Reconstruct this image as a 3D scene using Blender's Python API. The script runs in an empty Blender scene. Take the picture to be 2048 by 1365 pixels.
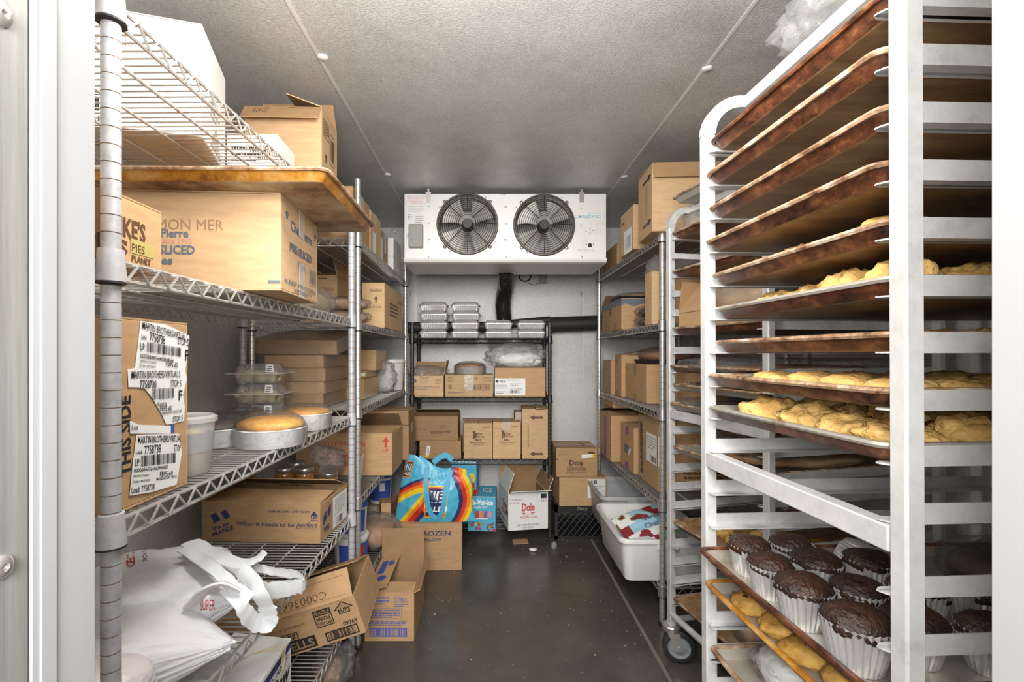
import bpy, bmesh, math, random
from mathutils import Vector, Matrix, noise, Euler
from mathutils.bvhtree import BVHTree
random.seed(7)
SC = bpy.context.scene
COL = SC.collection
PI = math.pi
# ------------------------------------------------------------------ camera
F, CX, CY, H = 960.0, 975.0, 708.0, 1.20      # focal length (px of a 2048 frame), vanishing point, eye height
cam = bpy.data.cameras.new('camera'); camo = bpy.data.objects.new('camera', cam); COL.objects.link(camo)
cam.sensor_width = 36.0; cam.lens = 36.0*F/2048.0
cam.shift_x = (1024-CX)/2048.0; cam.shift_y = (CY-682.5)/2048.0
camo.location = (0, 0, H); camo.rotation_euler = (PI/2, 0, 0); cam.clip_start = 0.02
SC.camera = camo
# ------------------------------------------------------------------ light
w = bpy.data.worlds.new('kitchen_ambient'); SC.world = w; w.use_nodes = True
w.node_tree.nodes['Background'].inputs[0].default_value = (1.0, 0.97, 0.93, 1)
w.node_tree.nodes['Background'].inputs[1].default_value = 0.55
def area(name, loc, target, size, power, color=(1, 1, 1), sy=None):
    l = bpy.data.lights.new(name, 'AREA'); l.energy = power; l.color = color
    l.shape = 'RECTANGLE'; l.size = size; l.size_y = sy or size
    o = bpy.data.objects.new(name, l); COL.objects.link(o); o.location = loc
    o.rotation_euler = (Vector(target)-Vector(loc)).to_track_quat('-Z', 'Y').to_euler()
    return o
lp_ = bpy.data.lights.new('cooler_bulkhead_lamp', 'POINT'); lp_.energy = 18.5; lp_.shadow_soft_size = .10; lp_.color = (1.0, .955, .89)
lo_ = bpy.data.objects.new('cooler_bulkhead_lamp', lp_); COL.objects.link(lo_); lo_.location = (-.12, .70, 1.93)
area('flash_softbox', (-.12, -.25, 1.36), (.05, 2.8, 1.05), .34, 11.5, (1.0, .985, .96))
area('ceiling_fill', (.12, .50, 1.70), (.15, 1.9, 2.13), .24, 7.0, (1.0, .985, .96))  # added fill, out of view inside the door, aimed up to brighten the ceiling
area('kitchen_side_fill', (0.05, -2.2, 2.3), (0.05, 1.5, 0.9), 1.2, 75, (1.0, 0.975, 0.94))  # added broad fill behind the camera, shining in through the doorway; no luminaire seen
SC.view_settings.view_transform = 'Standard'; SC.view_settings.look = 'None'
SC.view_settings.gamma = 1.0; SC.view_settings.use_curve_mapping = False
SC.view_settings.exposure = 0.68

# ------------------------------------------------------------------ materials
def nt(name):
    m = bpy.data.materials.new(name); m.use_nodes = True
    t = m.node_tree; return m, t, t.nodes['Principled BSDF']
def simple(name, c, rough=.6, metal=0., bump=0., bscale=60., var=0., vscale=8., c2=None, spec=None, alpha=None, coords='Object', stretch=None, bdist=.002):
    m, t, b = nt(name); b.inputs['Base Color'].default_value = (*c, 1)
    b.inputs['Roughness'].default_value = rough; b.inputs['Metallic'].default_value = metal
    if spec is not None: b.inputs['Specular IOR Level'].default_value = spec
    tc = t.nodes.new('ShaderNodeTexCoord'); src = tc.outputs[coords]
    if stretch:
        mp = t.nodes.new('ShaderNodeMapping'); mp.inputs['Scale'].default_value = stretch
        t.links.new(src, mp.inputs[0]); src = mp.outputs[0]
    if c2 is not None or var:
        c2 = c2 or tuple(x*(1-var) for x in c)
        n = t.nodes.new('ShaderNodeTexNoise'); n.inputs['Scale'].default_value = vscale; n.inputs['Detail'].default_value = 6
        n.inputs['Roughness'].default_value = .65
        t.links.new(src, n.inputs['Vector'])
        r = t.nodes.new('ShaderNodeValToRGB'); r.color_ramp.elements[0].position = .35; r.color_ramp.elements[1].position = .68
        r.color_ramp.elements[0].color = (*c2, 1); r.color_ramp.elements[1].color = (*c, 1)
        t.links.new(n.outputs['Fac'], r.inputs[0]); t.links.new(r.outputs[0], b.inputs['Base Color'])
    if bump:
        n2 = t.nodes.new('ShaderNodeTexNoise'); n2.inputs['Scale'].default_value = bscale; n2.inputs['Detail'].default_value = 3
        t.links.new(src, n2.inputs['Vector'])
        bp = t.nodes.new('ShaderNodeBump'); bp.inputs['Strength'].default_value = bump; bp.inputs['Distance'].default_value = bdist
        t.links.new(n2.outputs['Fac'], bp.inputs['Height']); t.links.new(bp.outputs[0], b.inputs['Normal'])
    return m
def cardboard(name, c, rough=.75):
    m, t, b = nt(name); b.inputs['Roughness'].default_value = rough; b.inputs['Specular IOR Level'].default_value = .25
    tc = t.nodes.new('ShaderNodeTexCoord'); oi = t.nodes.new('ShaderNodeObjectInfo')
    mp = t.nodes.new('ShaderNodeMapping'); mp.inputs['Scale'].default_value = (3, 3, 14)
    t.links.new(tc.outputs['Object'], mp.inputs[0])
    n = t.nodes.new('ShaderNodeTexNoise'); n.inputs['Scale'].default_value = 6; n.inputs['Detail'].default_value = 8
    t.links.new(mp.outputs[0], n.inputs['Vector'])
    r = t.nodes.new('ShaderNodeValToRGB')
    r.color_ramp.elements[0].position = .3; r.color_ramp.elements[1].position = .75
    r.color_ramp.elements[0].color = (*[x*.88 for x in c], 1); r.color_ramp.elements[1].color = (*[min(1, x*1.06) for x in c], 1)
    t.links.new(n.outputs['Fac'], r.inputs[0])
    hs = t.nodes.new('ShaderNodeHueSaturation')
    mr = t.nodes.new('ShaderNodeMapRange'); mr.inputs['To Min'].default_value = .88; mr.inputs['To Max'].default_value = 1.1
    t.links.new(oi.outputs['Random'], mr.inputs[0]); t.links.new(mr.outputs[0], hs.inputs['Value'])
    t.links.new(r.outputs[0], hs.inputs['Color']); t.links.new(hs.outputs[0], b.inputs['Base Color'])
    w1 = t.nodes.new('ShaderNodeTexWave'); w1.inputs['Scale'].default_value = 55; w1.inputs['Distortion'].default_value = .6
    t.links.new(tc.outputs['Object'], w1.inputs['Vector'])
    bp = t.nodes.new('ShaderNodeBump'); bp.inputs['Strength'].default_value = .05; bp.inputs['Distance'].default_value = .001
    t.links.new(w1.outputs['Fac'], bp.inputs['Height']); t.links.new(bp.outputs[0], b.inputs['Normal'])
    return m
def film(name, c=(.95, .95, .95), body=.14, gloss=.5, scale=25, rough=.12, strength=.7, gmin=.04):
    # thin clear plastic: mostly see-through, some milky body, wrinkled shine
    m = bpy.data.materials.new(name); m.use_nodes = True; t = m.node_tree; t.nodes.clear()
    out = t.nodes.new('ShaderNodeOutputMaterial'); tr = t.nodes.new('ShaderNodeBsdfTransparent')
    di = t.nodes.new('ShaderNodeBsdfDiffuse'); di.inputs[0].default_value = (*c, 1)
    gl = t.nodes.new('ShaderNodeBsdfGlossy'); gl.inputs['Roughness'].default_value = rough
    tc = t.nodes.new('ShaderNodeTexCoord')
    n = t.nodes.new('ShaderNodeTexNoise'); n.inputs['Scale'].default_value = scale; n.inputs['Detail'].default_value = 3; n.inputs['Distortion'].default_value = 1.2
    t.links.new(tc.outputs['Object'], n.inputs['Vector'])
    bp = t.nodes.new('ShaderNodeBump'); bp.inputs['Strength'].default_value = strength; bp.inputs['Distance'].default_value = .012
    t.links.new(n.outputs['Fac'], bp.inputs['Height']); t.links.new(bp.outputs[0], gl.inputs['Normal'])
    fr = t.nodes.new('ShaderNodeFresnel'); fr.inputs['IOR'].default_value = 1.45; t.links.new(bp.outputs[0], fr.inputs['Normal'])
    mu = t.nodes.new('ShaderNodeMath'); mu.operation = 'MULTIPLY_ADD'; mu.inputs[1].default_value = gloss; mu.inputs[2].default_value = gmin
    mu.use_clamp = True
    t.links.new(fr.outputs[0], mu.inputs[0])
    m1 = t.nodes.new('ShaderNodeMixShader'); m1.inputs[0].default_value = body
    t.links.new(tr.outputs[0], m1.inputs[1]); t.links.new(di.outputs[0], m1.inputs[2])
    m2 = t.nodes.new('ShaderNodeMixShader'); t.links.new(mu.outputs[0], m2.inputs[0])
    t.links.new(m1.outputs[0], m2.inputs[1]); t.links.new(gl.outputs[0], m2.inputs[2])
    t.links.new(m2.outputs[0], out.inputs[0])
    return m
def rusty(name, c1, c2, c3, scale=5, rough=.5, metal=.25, pos=(.3, .5, .72), stretch=(1, 1, 1)):
    m, t, b = nt(name); b.inputs['Roughness'].default_value = rough; b.inputs['Metallic'].default_value = metal
    tc = t.nodes.new('ShaderNodeTexCoord'); mp = t.nodes.new('ShaderNodeMapping'); mp.inputs['Scale'].default_value = stretch
    oi = t.nodes.new('ShaderNodeObjectInfo'); ad = t.nodes.new('ShaderNodeVectorMath')
    t.links.new(tc.outputs['Object'], mp.inputs[0]); t.links.new(mp.outputs[0], ad.inputs[0])
    ml = t.nodes.new('ShaderNodeMath'); ml.operation = 'MULTIPLY'; ml.inputs[1].default_value = 37.
    t.links.new(oi.outputs['Random'], ml.inputs[0]); t.links.new(ml.outputs[0], ad.inputs[1])
    n = t.nodes.new('ShaderNodeTexNoise'); n.inputs['Scale'].default_value = scale; n.inputs['Detail'].default_value = 9; n.inputs['Roughness'].default_value = .72
    t.links.new(ad.outputs[0], n.inputs['Vector'])
    r = t.nodes.new('ShaderNodeValToRGB'); e = r.color_ramp.elements
    e[0].position = pos[0]; e[0].color = (*c1, 1); e[1].position = pos[2]; e[1].color = (*c3, 1)
    x = e.new(pos[1]); x.color = (*c2, 1)
    t.links.new(n.outputs['Fac'], r.inputs[0]); t.links.new(r.outputs[0], b.inputs['Base Color'])
    bp = t.nodes.new('ShaderNodeBump'); bp.inputs['Strength'].default_value = .25; bp.inputs['Distance'].default_value = .002
    t.links.new(n.outputs['Fac'], bp.inputs['Height']); t.links.new(bp.outputs[0], b.inputs['Normal'])
    return m
M = {}
M['galv'] = rusty('embossed_galvanised_sheet', (.46, .455, .435), (.56, .56, .545), (.63, .63, .615), 3.0, .45, .25, (.3, .5, .75))
def stucco(m, scale, strength):
    t = m.node_tree; b = t.nodes['Principled BSDF']
    tc = t.nodes.new('ShaderNodeTexCoord'); v = t.nodes.new('ShaderNodeTexNoise'); v.inputs['Scale'].default_value = scale; v.inputs['Detail'].default_value = 2
    t.links.new(tc.outputs['Object'], v.inputs['Vector'])
    bp = t.nodes.new('ShaderNodeBump'); bp.inputs['Strength'].default_value = strength; bp.inputs['Distance'].default_value = .003
    t.links.new(v.outputs['Fac'], bp.inputs['Height']); t.links.new(bp.outputs[0], b.inputs['Normal'])
    src = b.inputs['Base Color'].links[0].from_socket; g = t.nodes.new('ShaderNodeTexNoise'); g.inputs['Scale'].default_value = scale*.9; g.inputs['Detail'].default_value = 2
    t.links.new(tc.outputs['Object'], g.inputs['Vector'])
    mr = t.nodes.new('ShaderNodeMapRange'); mr.inputs['From Min'].default_value = .3; mr.inputs['From Max'].default_value = .7; mr.inputs['To Min'].default_value = .86; mr.inputs['To Max'].default_value = 1.12
    t.links.new(g.outputs['Fac'], mr.inputs[0]); mx = t.nodes.new('ShaderNodeVectorMath'); mx.operation = 'SCALE'
    t.links.new(src, mx.inputs[0]); t.links.new(mr.outputs[0], mx.inputs['Scale']); t.links.new(mx.outputs[0], b.inputs['Base Color'])
stucco(M['galv'], 170, .55)
M['galv_wall'] = rusty('embossed_wall_sheet', (.50, .50, .49), (.62, .62, .61), (.68, .68, .68), 2.2, .5, .2, (.3, .5, .75)); stucco(M['galv_wall'], 190, .5)
M['seam'] = simple('seam_strip', (.72, .72, .70), .4, .3)
M['floor'] = simple('vinyl_floor', (.10, .088, .077), .27, 0, .2, 30, c2=(.066, .057, .05), vscale=3.5, spec=.5)
M['floorseam'] = simple('floor_seam', (.22, .2, .17), .6)
M['crumb'] = simple('crumbs', (.55, .47, .36), .9)
M['jamb'] = simple('white_vinyl_jamb', (.385, .39, .405), .38, 0, .05, 20)
M['steel'] = simple('brushed_steel_jamb', (.44, .44, .425), .36, .45, .1, 6, var=.3, vscale=3, stretch=(30, 30, 1))
M['screw'] = simple('screw_steel', (.62, .6, .57), .3, .8)
M['whitepl'] = simple('white_plastic', (.78, .78, .76), .35)
M['zinc'] = rusty('zinc_wire', (.30, .22, .12), (.60, .59, .57), (.72, .72, .71), 14, .33, .65, (.27, .36, .7))
M['zincpost'] = rusty('zinc_post', (.32, .32, .34), (.49, .49, .52), (.58, .58, .61), 26, .42, .2, (.3, .5, .7))
M['groove'] = simple('post_groove', (.20, .15, .09), .7)
M['collar'] = rusty('collar_grey', (.36, .36, .38), (.48, .48, .51), (.55, .55, .58), 22, .5, .1)
M['ring'] = simple('dark_ring', (.02, .02, .02), .6)
M['chrome'] = rusty('chrome_wire', (.30, .27, .22), (.55, .54, .52), (.68, .67, .66), 12, .28, .8, (.25, .4, .7))
M['chromepost'] = rusty('chrome_post', (.40, .37, .30), (.58, .57, .55), (.68, .68, .67), 16, .3, .7, (.28, .45, .7))
M['blackwire'] = simple('black_epoxy', (.018, .018, .018), .4)
M['alu'] = rusty('rack_aluminium', (.40, .40, .41), (.56, .56, .56), (.66, .66, .66), 14, .42, .2, (.28, .45, .65))
M['rust'] = rusty('baked_on_rust', (.022, .010, .007), (.125, .042, .018), (.36, .15, .06), 17, .38, .25, (.36, .52, .70), (1, 1, 2))
M['panbot'] = rusty('baked_brown_bottom', (.075, .035, .014), (.16, .085, .036), (.27, .165, .075), 5, .45, .3, (.3, .5, .75), (1, 4, 1))
M['rim'] = rusty('worn_rim', (.09, .04, .025), (.34, .20, .11), (.62, .54, .43), 20, .42, .1, (.36, .49, .66))
M['paninside'] = rusty('pan_inside', (.18, .1, .05), (.40, .36, .3), (.52, .5, .46), 6, .42, .4, (.25, .42, .7))
M['goldpan'] = rusty('amber_stained_pan', (.22, .07, .012), (.52, .23, .03), (.66, .46, .20), 15, .3, .2, (.36, .52, .7))
M['tanpan'] = rusty('tan_stained_pan', (.11, .05, .02), (.33, .19, .09), (.47, .37, .24), 8, .5, .2, (.33, .48, .66))
M['card'] = cardboard('cardboard', (.50, .315, .165))
M['card_light'] = cardboard('light_cardboard', (.60, .40, .225))
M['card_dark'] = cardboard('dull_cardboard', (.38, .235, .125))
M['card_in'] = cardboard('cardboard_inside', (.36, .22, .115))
M['card_wrap'] = cardboard('shrink_wrapped_cardboard', (.44, .275, .145), .3)
M['card_white'] = simple('white_card', (.80, .80, .78), .6, var=.06, vscale=5)
M['tape'] = film('clear_tape', (.80, .74, .66), .34, .12, 40, .2, .2, .02)
M['film'] = film('cling_film', (.95, .95, .95), .05, .62, 38, .08, 1.0, .0)
M['bagfilm'] = film('clear_poly_bag', (.92, .92, .92), .11, .55, 34, .14, 1.0, .01)
M['clear'] = film('clear_clamshell', (.85, .86, .88), .16, .9, 12, .08, .25, .05)
M['lidclear'] = film('clear_dome_lid', (.72, .70, .68), .45, .8, 20, .12, .4, .06)
M['frost'] = film('frosted_cup', (.8, .8, .78), .45, .5, 12, .3, .1, .05)
M['whitebag'] = simple('white_shopping_bag', (.78, .78, .80), .38, 0, .35, 30, bdist=.004)
M['whitebag'].node_tree.nodes['Principled BSDF'].inputs['Subsurface Weight'].default_value = .15
M['pinkbag'] = simple('pale_pink_bag', (.74, .68, .69), .4, 0, .35, 25, bdist=.004)
M['bucket'] = simple('white_bucket', (.70, .70, .68), .4)
M['tub'] = simple('milky_tub', (.80, .80, .79), .38, 0, .05, 30, var=.05)
M['greytub'] = simple('grey_tub', (.40, .41, .43), .45)
M['foil'] = simple('aluminium_foil', (.86, .86, .86), .28, .55, .3, 60)
M['cupfoil'] = simple('foil_cup', (.78, .78, .79), .3, .72, .15, 120)
M['choc'] = simple('chocolate_muffin', (.045, .017, .008), .5, 0, 1.0, 120, c2=(.013, .006, .003), vscale=45, bdist=.006)
M['dough'] = simple('cookie_dough', (.74, .50, .18), .8, 0, 1.0, 110, c2=(.58, .33, .09), vscale=30, bdist=.005)
M['cookie'] = simple('golden_cookie', (.66, .40, .10), .7, 0, .6, 100, c2=(.40, .19, .035), vscale=22, bdist=.003)
M['chip'] = simple('chocolate_chip', (.03, .012, .006), .4)
M['yellowcake'] = simple('yellow_cake', (.72, .40, .06), .6, 0, .4, 90, c2=(.55, .23, .02), vscale=9)
M['choccake'] = simple('chocolate_cake', (.05, .022, .012), .55, 0, .7, 60)
M['cakewhite'] = simple('white_paper_pan', (.72, .72, .70), .5, 0, .2, 40)
M['tincake'] = simple('tin_pan', (.66, .64, .60), .34, .4, .1, 40, var=.3, vscale=9)
M['cream'] = simple('cream_cake', (.72, .62, .38), .6, 0, .5, 60, c2=(.5, .34, .14), vscale=24)
M['bread'] = simple('bread_loaf', (.42, .2, .075), .7, 0, .3, 50, c2=(.3, .12, .04), vscale=12)
M['meat'] = simple('pinkish_loaf', (.46, .29, .19), .7, 0, .5, 60, c2=(.30, .14, .07), vscale=38)
M['palebun'] = simple('pale_bun', (.66, .53, .34), .7, 0, .2, 40)
M['jar'] = film('jar_glass', (.5, .22, .06), .8, .9, 8, .08, .05, .06)
M['lidmetal'] = simple('jar_lid', (.60, .58, .54), .28, .85)
M['rubber'] = simple('rubber_tyre', (.03, .032, .036), .5)
M['hub'] = simple('grey_hub', (.30, .32, .34), .45)
M['plate'] = simple('plated_steel', (.58, .57, .54), .32, .8)
M['evap'] = rusty('evaporator_casing', (.64, .63, .61), (.78, .78, .765), (.83, .83, .82), 4, .38, .1, (.22, .4, .6))
M['evapin'] = simple('fan_recess', (.62, .61, .58), .5, .1)
M['blade'] = simple('fan_blade', (.50, .49, .46), .45, .2)
M['guard'] = simple('fan_guard_wire', (.03, .025, .02), .45, .3)
M['guardring'] = simple('fan_guard_ring', (.10, .085, .07), .4, .5)
M['motor'] = simple('motor_black', (.02, .02, .02), .45)
M['elec'] = simple('grey_box', (.33, .33, .31), .5)
M['pipe'] = simple('black_pipe_wrap', (.017, .015, .014), .22, 0, .6, 14, bdist=.02)
M['insul'] = simple('black_foam_insulation', (.022, .02, .019), .6, 0, .2, 30)
M['blackplastic'] = simple('black_crate_plastic', (.02, .02, .02), .45)
INK = {'brown': (.11, .05, .025), 'navy': (.03, .04, .13), 'black': (.02, .02, .022), 'blue': (.04, .10, .42), 'red': (.52, .05, .03),
       'white': (.80, .80, .79), 'yellow': (.80, .58, .03), 'slate': (.12, .15, .20), 'tan': (.32, .2, .11), 'sky': (.08, .42, .62), 'orange': (.80, .22, .02),
       'dred': (.55, .035, .02), 'lblue': (.35, .62, .78), 'green': (.16, .36, .06), 'purple': (.25, .08, .4), 'grey': (.35, .35, .35), 'pinkink': (.7, .25, .3), 'evred': (.62, .25, .2), 'evblue': (.16, .4, .5), 'greenish':(.46,.38,.13), 'berry':(.25,.02,.03)}
for k, c in INK.items(): M['ink_'+k] = simple('ink_'+k, c, .55)

# ------------------------------------------------------------------ mesh helpers
def at(px, py, d): return Vector(((px-CX)/F*d, d, H+(CY-py)/F*d))
def wx(px, d): return (px-CX)/F*d
def wz(py, d): return H+(CY-py)/F*d
class MB:
    def __init__(s): s.v = []; s.f = []; s.m = []
    def add(s, vs, fs, mi=0, mat=None):
        o = len(s.v)
        s.v += [tuple(mat @ Vector(v)) if mat else tuple(v) for v in vs]
        s.f += [tuple(i+o for i in f) for f in fs]; s.m += [mi]*len(fs); return s
    def box(s, x0, x1, y0, y1, z0, z1, mat=None, mi=0):
        return s.add([(x0,y0,z0),(x1,y0,z0),(x1,y1,z0),(x0,y1,z0),(x0,y0,z1),(x1,y0,z1),(x1,y1,z1),(x0,y1,z1)],
                     [(0,3,2,1),(4,5,6,7),(0,1,5,4),(1,2,6,5),(2,3,7,6),(3,0,4,7)], mi, mat)
    def tube(s, pts, r, seg=6, closed=False, mi=0, mat=None, flat=None):
        pts = [Vector(p) for p in pts]; n = len(pts); vs = []; fs = []
        up0 = None
        for i, p in enumerate(pts):
            a = pts[i-1] if (i or closed) else p; b = pts[(i+1) % n] if (i < n-1 or closed) else p
            t = (b-a).normalized()
            if up0 is None:
                up0 = Vector((0,0,1)) if abs(t.z) < .9 else Vector((0,1,0))
            u = (up0 - t*up0.dot(t))
            if u.length < 1e-4: u = t.orthogonal()
            u.normalize(); up0 = u; q = t.cross(u)
            rr = r[i] if isinstance(r, (list, tuple)) else r
            for k in range(seg):
                an = 2*PI*k/seg + PI/seg
                ru, rq = (rr, rr) if not flat else (rr*flat, rr)
                vs.append(p + u*(ru*math.cos(an)) + q*(rq*math.sin(an)))
        m = n if closed else n-1
        for i in range(m):
            for k in range(seg):
                a = i*seg+k; b = i*seg+(k+1) % seg; c = ((i+1) % n)*seg+(k+1) % seg; d = ((i+1) % n)*seg+k
                fs.append((a, d, c, b))
        if not closed:
            fs.append(tuple(range(seg))); fs.append(tuple(range((n-1)*seg+seg-1, (n-1)*seg-1, -1)))
        return s.add(vs, fs, mi, mat)
    def lathe(s, prof, seg=16, cap0=True, cap1=True, mi=0, mat=None, mis=None):
        vs = []; fs = []
        for r, z in prof:
            for k in range(seg):
                a = 2*PI*k/seg; vs.append((r*math.cos(a), r*math.sin(a), z))
        o = len(s.v); s.v += [tuple(mat @ Vector(v)) if mat else v for v in vs]
        for i in range(len(prof)-1):
            for k in range(seg):
                s.f.append((o+i*seg+k, o+i*seg+(k+1) % seg, o+(i+1)*seg+(k+1) % seg, o+(i+1)*seg+k)); s.m.append(mis[i] if mis else mi)
        if cap0: s.f.append(tuple(o+k for k in range(seg-1, -1, -1))); s.m.append(mis[0] if mis else mi)
        if cap1: s.f.append(tuple(o+(len(prof)-1)*seg+k for k in range(seg))); s.m.append(mis[-1] if mis else mi)
        return s
    def loops(s, loops, mis=None, cap0=True, cap1=True, mi=0):
        n = len(loops[0]); o = len(s.v)
        for l in loops: s.v += [tuple(p) for p in l]
        for i in range(len(loops)-1):
            for k in range(n):
                s.f.append((o+i*n+k, o+i*n+(k+1) % n, o+(i+1)*n+(k+1) % n, o+(i+1)*n+k)); s.m.append(mis[i] if mis else mi)
        if cap0: s.f.append(tuple(o+k for k in range(n-1, -1, -1))); s.m.append(mis[0] if mis else mi)
        if cap1: s.f.append(tuple(o+(len(loops)-1)*n+k for k in range(n))); s.m.append(mis[-1] if mis else mi)
        return s
    def mesh(s, name, mats, smooth=False):
        me = bpy.data.meshes.new(name); me.from_pydata(s.v, [], s.f)
        for m in (mats if isinstance(mats, (list, tuple)) else [mats]): me.materials.append(M[m] if isinstance(m, str) else m)
        if any(s.m): me.polygons.foreach_set('material_index', s.m)
        if smooth:
            me.polygons.foreach_set('use_smooth', [True]*len(me.polygons))
            try: me.set_sharp_from_angle(angle=math.radians(42))
            except Exception: pass
        me.update(); return me
    def build(s, name, mats, parent=None, smooth=False, loc=None, rot=None):
        return link(name, s.mesh(name, mats, smooth), parent, loc, rot)
def link(name, data, parent=None, loc=None, rot=None):
    o = bpy.data.objects.new(name, data); COL.objects.link(o)
    if parent: o.parent = parent
    if loc is not None: o.location = loc
    if rot is not None: o.rotation_euler = rot
    return o
def tag(o, label, cat, group=None, kind=None):
    if label: o['label'] = label
    if cat: o['category'] = cat
    if group: o['group'] = group
    if kind: o['kind'] = kind
    return o
def thing(name, label, cat, loc=(0,0,0), rz=0, group=None, rot=None):
    o = bpy.data.objects.new(name, None); o.empty_display_size = .05; COL.objects.link(o); o.location = loc
    o.rotation_euler = rot or (0, 0, rz)
    return tag(o, label, cat, group)
def rrect(w, d, r, seg=4, z=0., cx=0., cy=0.):
    r = max(.0005, min(r, w/2-.0005, d/2-.0005)); p = []
    for qx, qy, a0 in ((1,1,0),(-1,1,90),(-1,-1,180),(1,-1,270)):
        for k in range(seg+1):
            a = math.radians(a0+90*k/seg)
            p.append((cx+qx*(w/2-r)+r*math.cos(a), cy+qy*(d/2-r)+r*math.sin(a), z))
    return p
def bevel(o, width=.002, seg=1):
    m = o.modifiers.new('bevel', 'BEVEL'); m.width = width; m.segments = seg; m.limit_method = 'ANGLE'; return o

# ---- text as flat print
_tc = {}
def text2d(s, bold=0., shear=0.):
    k = (s, bold, shear)
    if k in _tc: return _tc[k]
    cu = bpy.data.curves.new('t', 'FONT'); cu.body = s; cu.size = 1; cu.resolution_u = 2; cu.offset = bold; cu.shear = shear
    o = bpy.data.objects.new('t', cu); COL.objects.link(o)
    me = bpy.data.meshes.new_from_object(o.evaluated_get(bpy.context.evaluated_depsgraph_get()))
    vs = [tuple(v.co) for v in me.vertices]; fs = [tuple(p.vertices) for p in me.polygons]
    bpy.data.objects.remove(o); bpy.data.curves.remove(cu); bpy.data.meshes.remove(me)
    xs = [v[0] for v in vs] or [0, 1]; ys = [v[1] for v in vs] or [0, 1]
    x0, x1, y0, y1 = min(xs), max(xs), min(ys), max(ys)
    vs = [((x-x0)/max(1e-6, x1-x0), (y-y0)/max(1e-6, y1-y0)) for x, y, z in vs]
    _tc[k] = (vs, fs); return _tc[k]
class Print:
    """flat print on the faces of a box of size w,d,h (local: base centre at the origin, front = -y)"""
    def __init__(s, parent, w, d, h, lift=.0006):
        s.p, s.w, s.d, s.h, s.lift = parent, w, d, h, lift; s.c = {}; s.n = 0
    def frame(s, face):
        w, d, h = s.w, s.d, s.h
        return {'front': (Vector((-w/2,-d/2,0)), Vector((w,0,0)), Vector((0,0,h)), Vector((0,-1,0))),
                'right': (Vector((w/2,-d/2,0)), Vector((0,d,0)), Vector((0,0,h)), Vector((1,0,0))),
                'left': (Vector((-w/2,d/2,0)), Vector((0,-d,0)), Vector((0,0,h)), Vector((-1,0,0))),
                'top': (Vector((-w/2,-d/2,h+.004)), Vector((w,0,0)), Vector((0,d,0)), Vector((0,0,1)))}[face]
    def shape(s, face, pts, faces, color, own=False):
        o, u, v, n = s.frame(face); s.n += 1; L = s.lift+.00012*s.n
        key = (color, s.n) if own != 'text' and (color in ('white', 'yellow') or own) and len(faces) == 1 else (color, face, s.n) if own == 'text' else (color, face)
        s.c.setdefault(key, MB()).add([o+u*a+v*b+n*L for a, b in pts], faces)
        return s
    def rect(s, face, u0, u1, v0, v1, color): return s.shape(face, [(u0,v0),(u1,v0),(u1,v1),(u0,v1)], [(0,1,2,3)], color)
    def poly(s, face, pts, color): return s.shape(face, pts, [tuple(range(len(pts)))], color, True)
    def frame_rect(s, face, u0, u1, v0, v1, color, t=.008):
        _, u, v, _ = s.frame(face); tu = t*.2/u.length; tv = t*.2/v.length
        for a in ((u0,u1,v0,v0+tv),(u0,u1,v1-tv,v1),(u0,u0+tu,v0,v1),(u1-tu,u1,v0,v1)): s.rect(face, *a, color)
        return s
    def text(s, face, txt, u0, u1, v0, v1, color='brown', bold=.012, shear=0., rot=0.):
        vs, fs = text2d(txt, bold, shear)
        if rot == 90: pts = [(u1-(u1-u0)*y, v0+(v1-v0)*x) for x, y in vs]
        elif rot == -90: pts = [(u0+(u1-u0)*y, v1-(v1-v0)*x) for x, y in vs]
        elif rot == 180: pts = [(u1-(u1-u0)*x, v1-(v1-v0)*y) for x, y in vs]
        elif rot:
            _, u, v, _ = s.frame(face); a = math.radians(rot); W, Hh = (u1-u0)*u.length, (v1-v0)*v.length; pts = []
            for x, y in vs:
                X, Y = (x-.5)*W, (y-.5)*Hh
                pts.append(((u0+u1)/2+(X*math.cos(a)-Y*math.sin(a))/u.length, (v0+v1)/2+(X*math.sin(a)+Y*math.cos(a))/v.length))
        else: pts = [(u0+(u1-u0)*x, v0+(v1-v0)*y) for x, y in vs]
        return s.shape(face, pts, fs, color, 'text')
    def bars(s, face, u0, u1, v0, v1, color='brown', n=26, seed=1):
        R = random.Random(seed); x = u0; pts = []; fs = []
        step = (u1-u0)/n
        for i in range(n):
            wd = step*R.choice((.25, .4, .6, .8)); x = u0+i*step; k = len(pts)
            pts += [(x,v0),(x+wd,v0),(x+wd,v1),(x,v1)]; fs.append((k,k+1,k+2,k+3))
        return s.shape(face, pts, fs, color)
    def lines(s, face, u0, u1, v0, v1, n=3, color='brown', seed=1, fill=.45):
        R = random.Random(seed); pts = []; fs = []
        for i in range(n):
            y0 = v1-(v1-v0)*(i+.5+fill/2)/n; y1 = v1-(v1-v0)*(i+.5-fill/2)/n; x = u0
            end = u1 if i < n-1 else u0+(u1-u0)*R.uniform(.5, 1)
            while x < end:
                l = (u1-u0)*R.uniform(.03, .12); e = min(end, x+l); k = len(pts)
                pts += [(x,y0),(e,y0),(e,y1),(x,y1)]; fs.append((k,k+1,k+2,k+3)); x = e+(u1-u0)*.018
        return s.shape(face, pts, fs, color)
    def ellipse(s, face, u, v, ru, rv, color, n=20):
        return s.poly(face, [(u+ru*math.cos(2*PI*k/n), v+rv*math.sin(2*PI*k/n)) for k in range(n)], color)
    def arrow(s, face, u, v, ru, rv, color, rot=0):
        p = [(-.35,-1),(.35,-1),(.35,0),(1,0),(0,1),(-1,0),(-.35,0)]
        if rot == 90: p = [(-y, x) for x, y in p]
        if rot == -90: p = [(y, -x) for x, y in p]
        return s.poly(face, [(u+ru*a, v+rv*b) for a, b in p], color)
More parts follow.
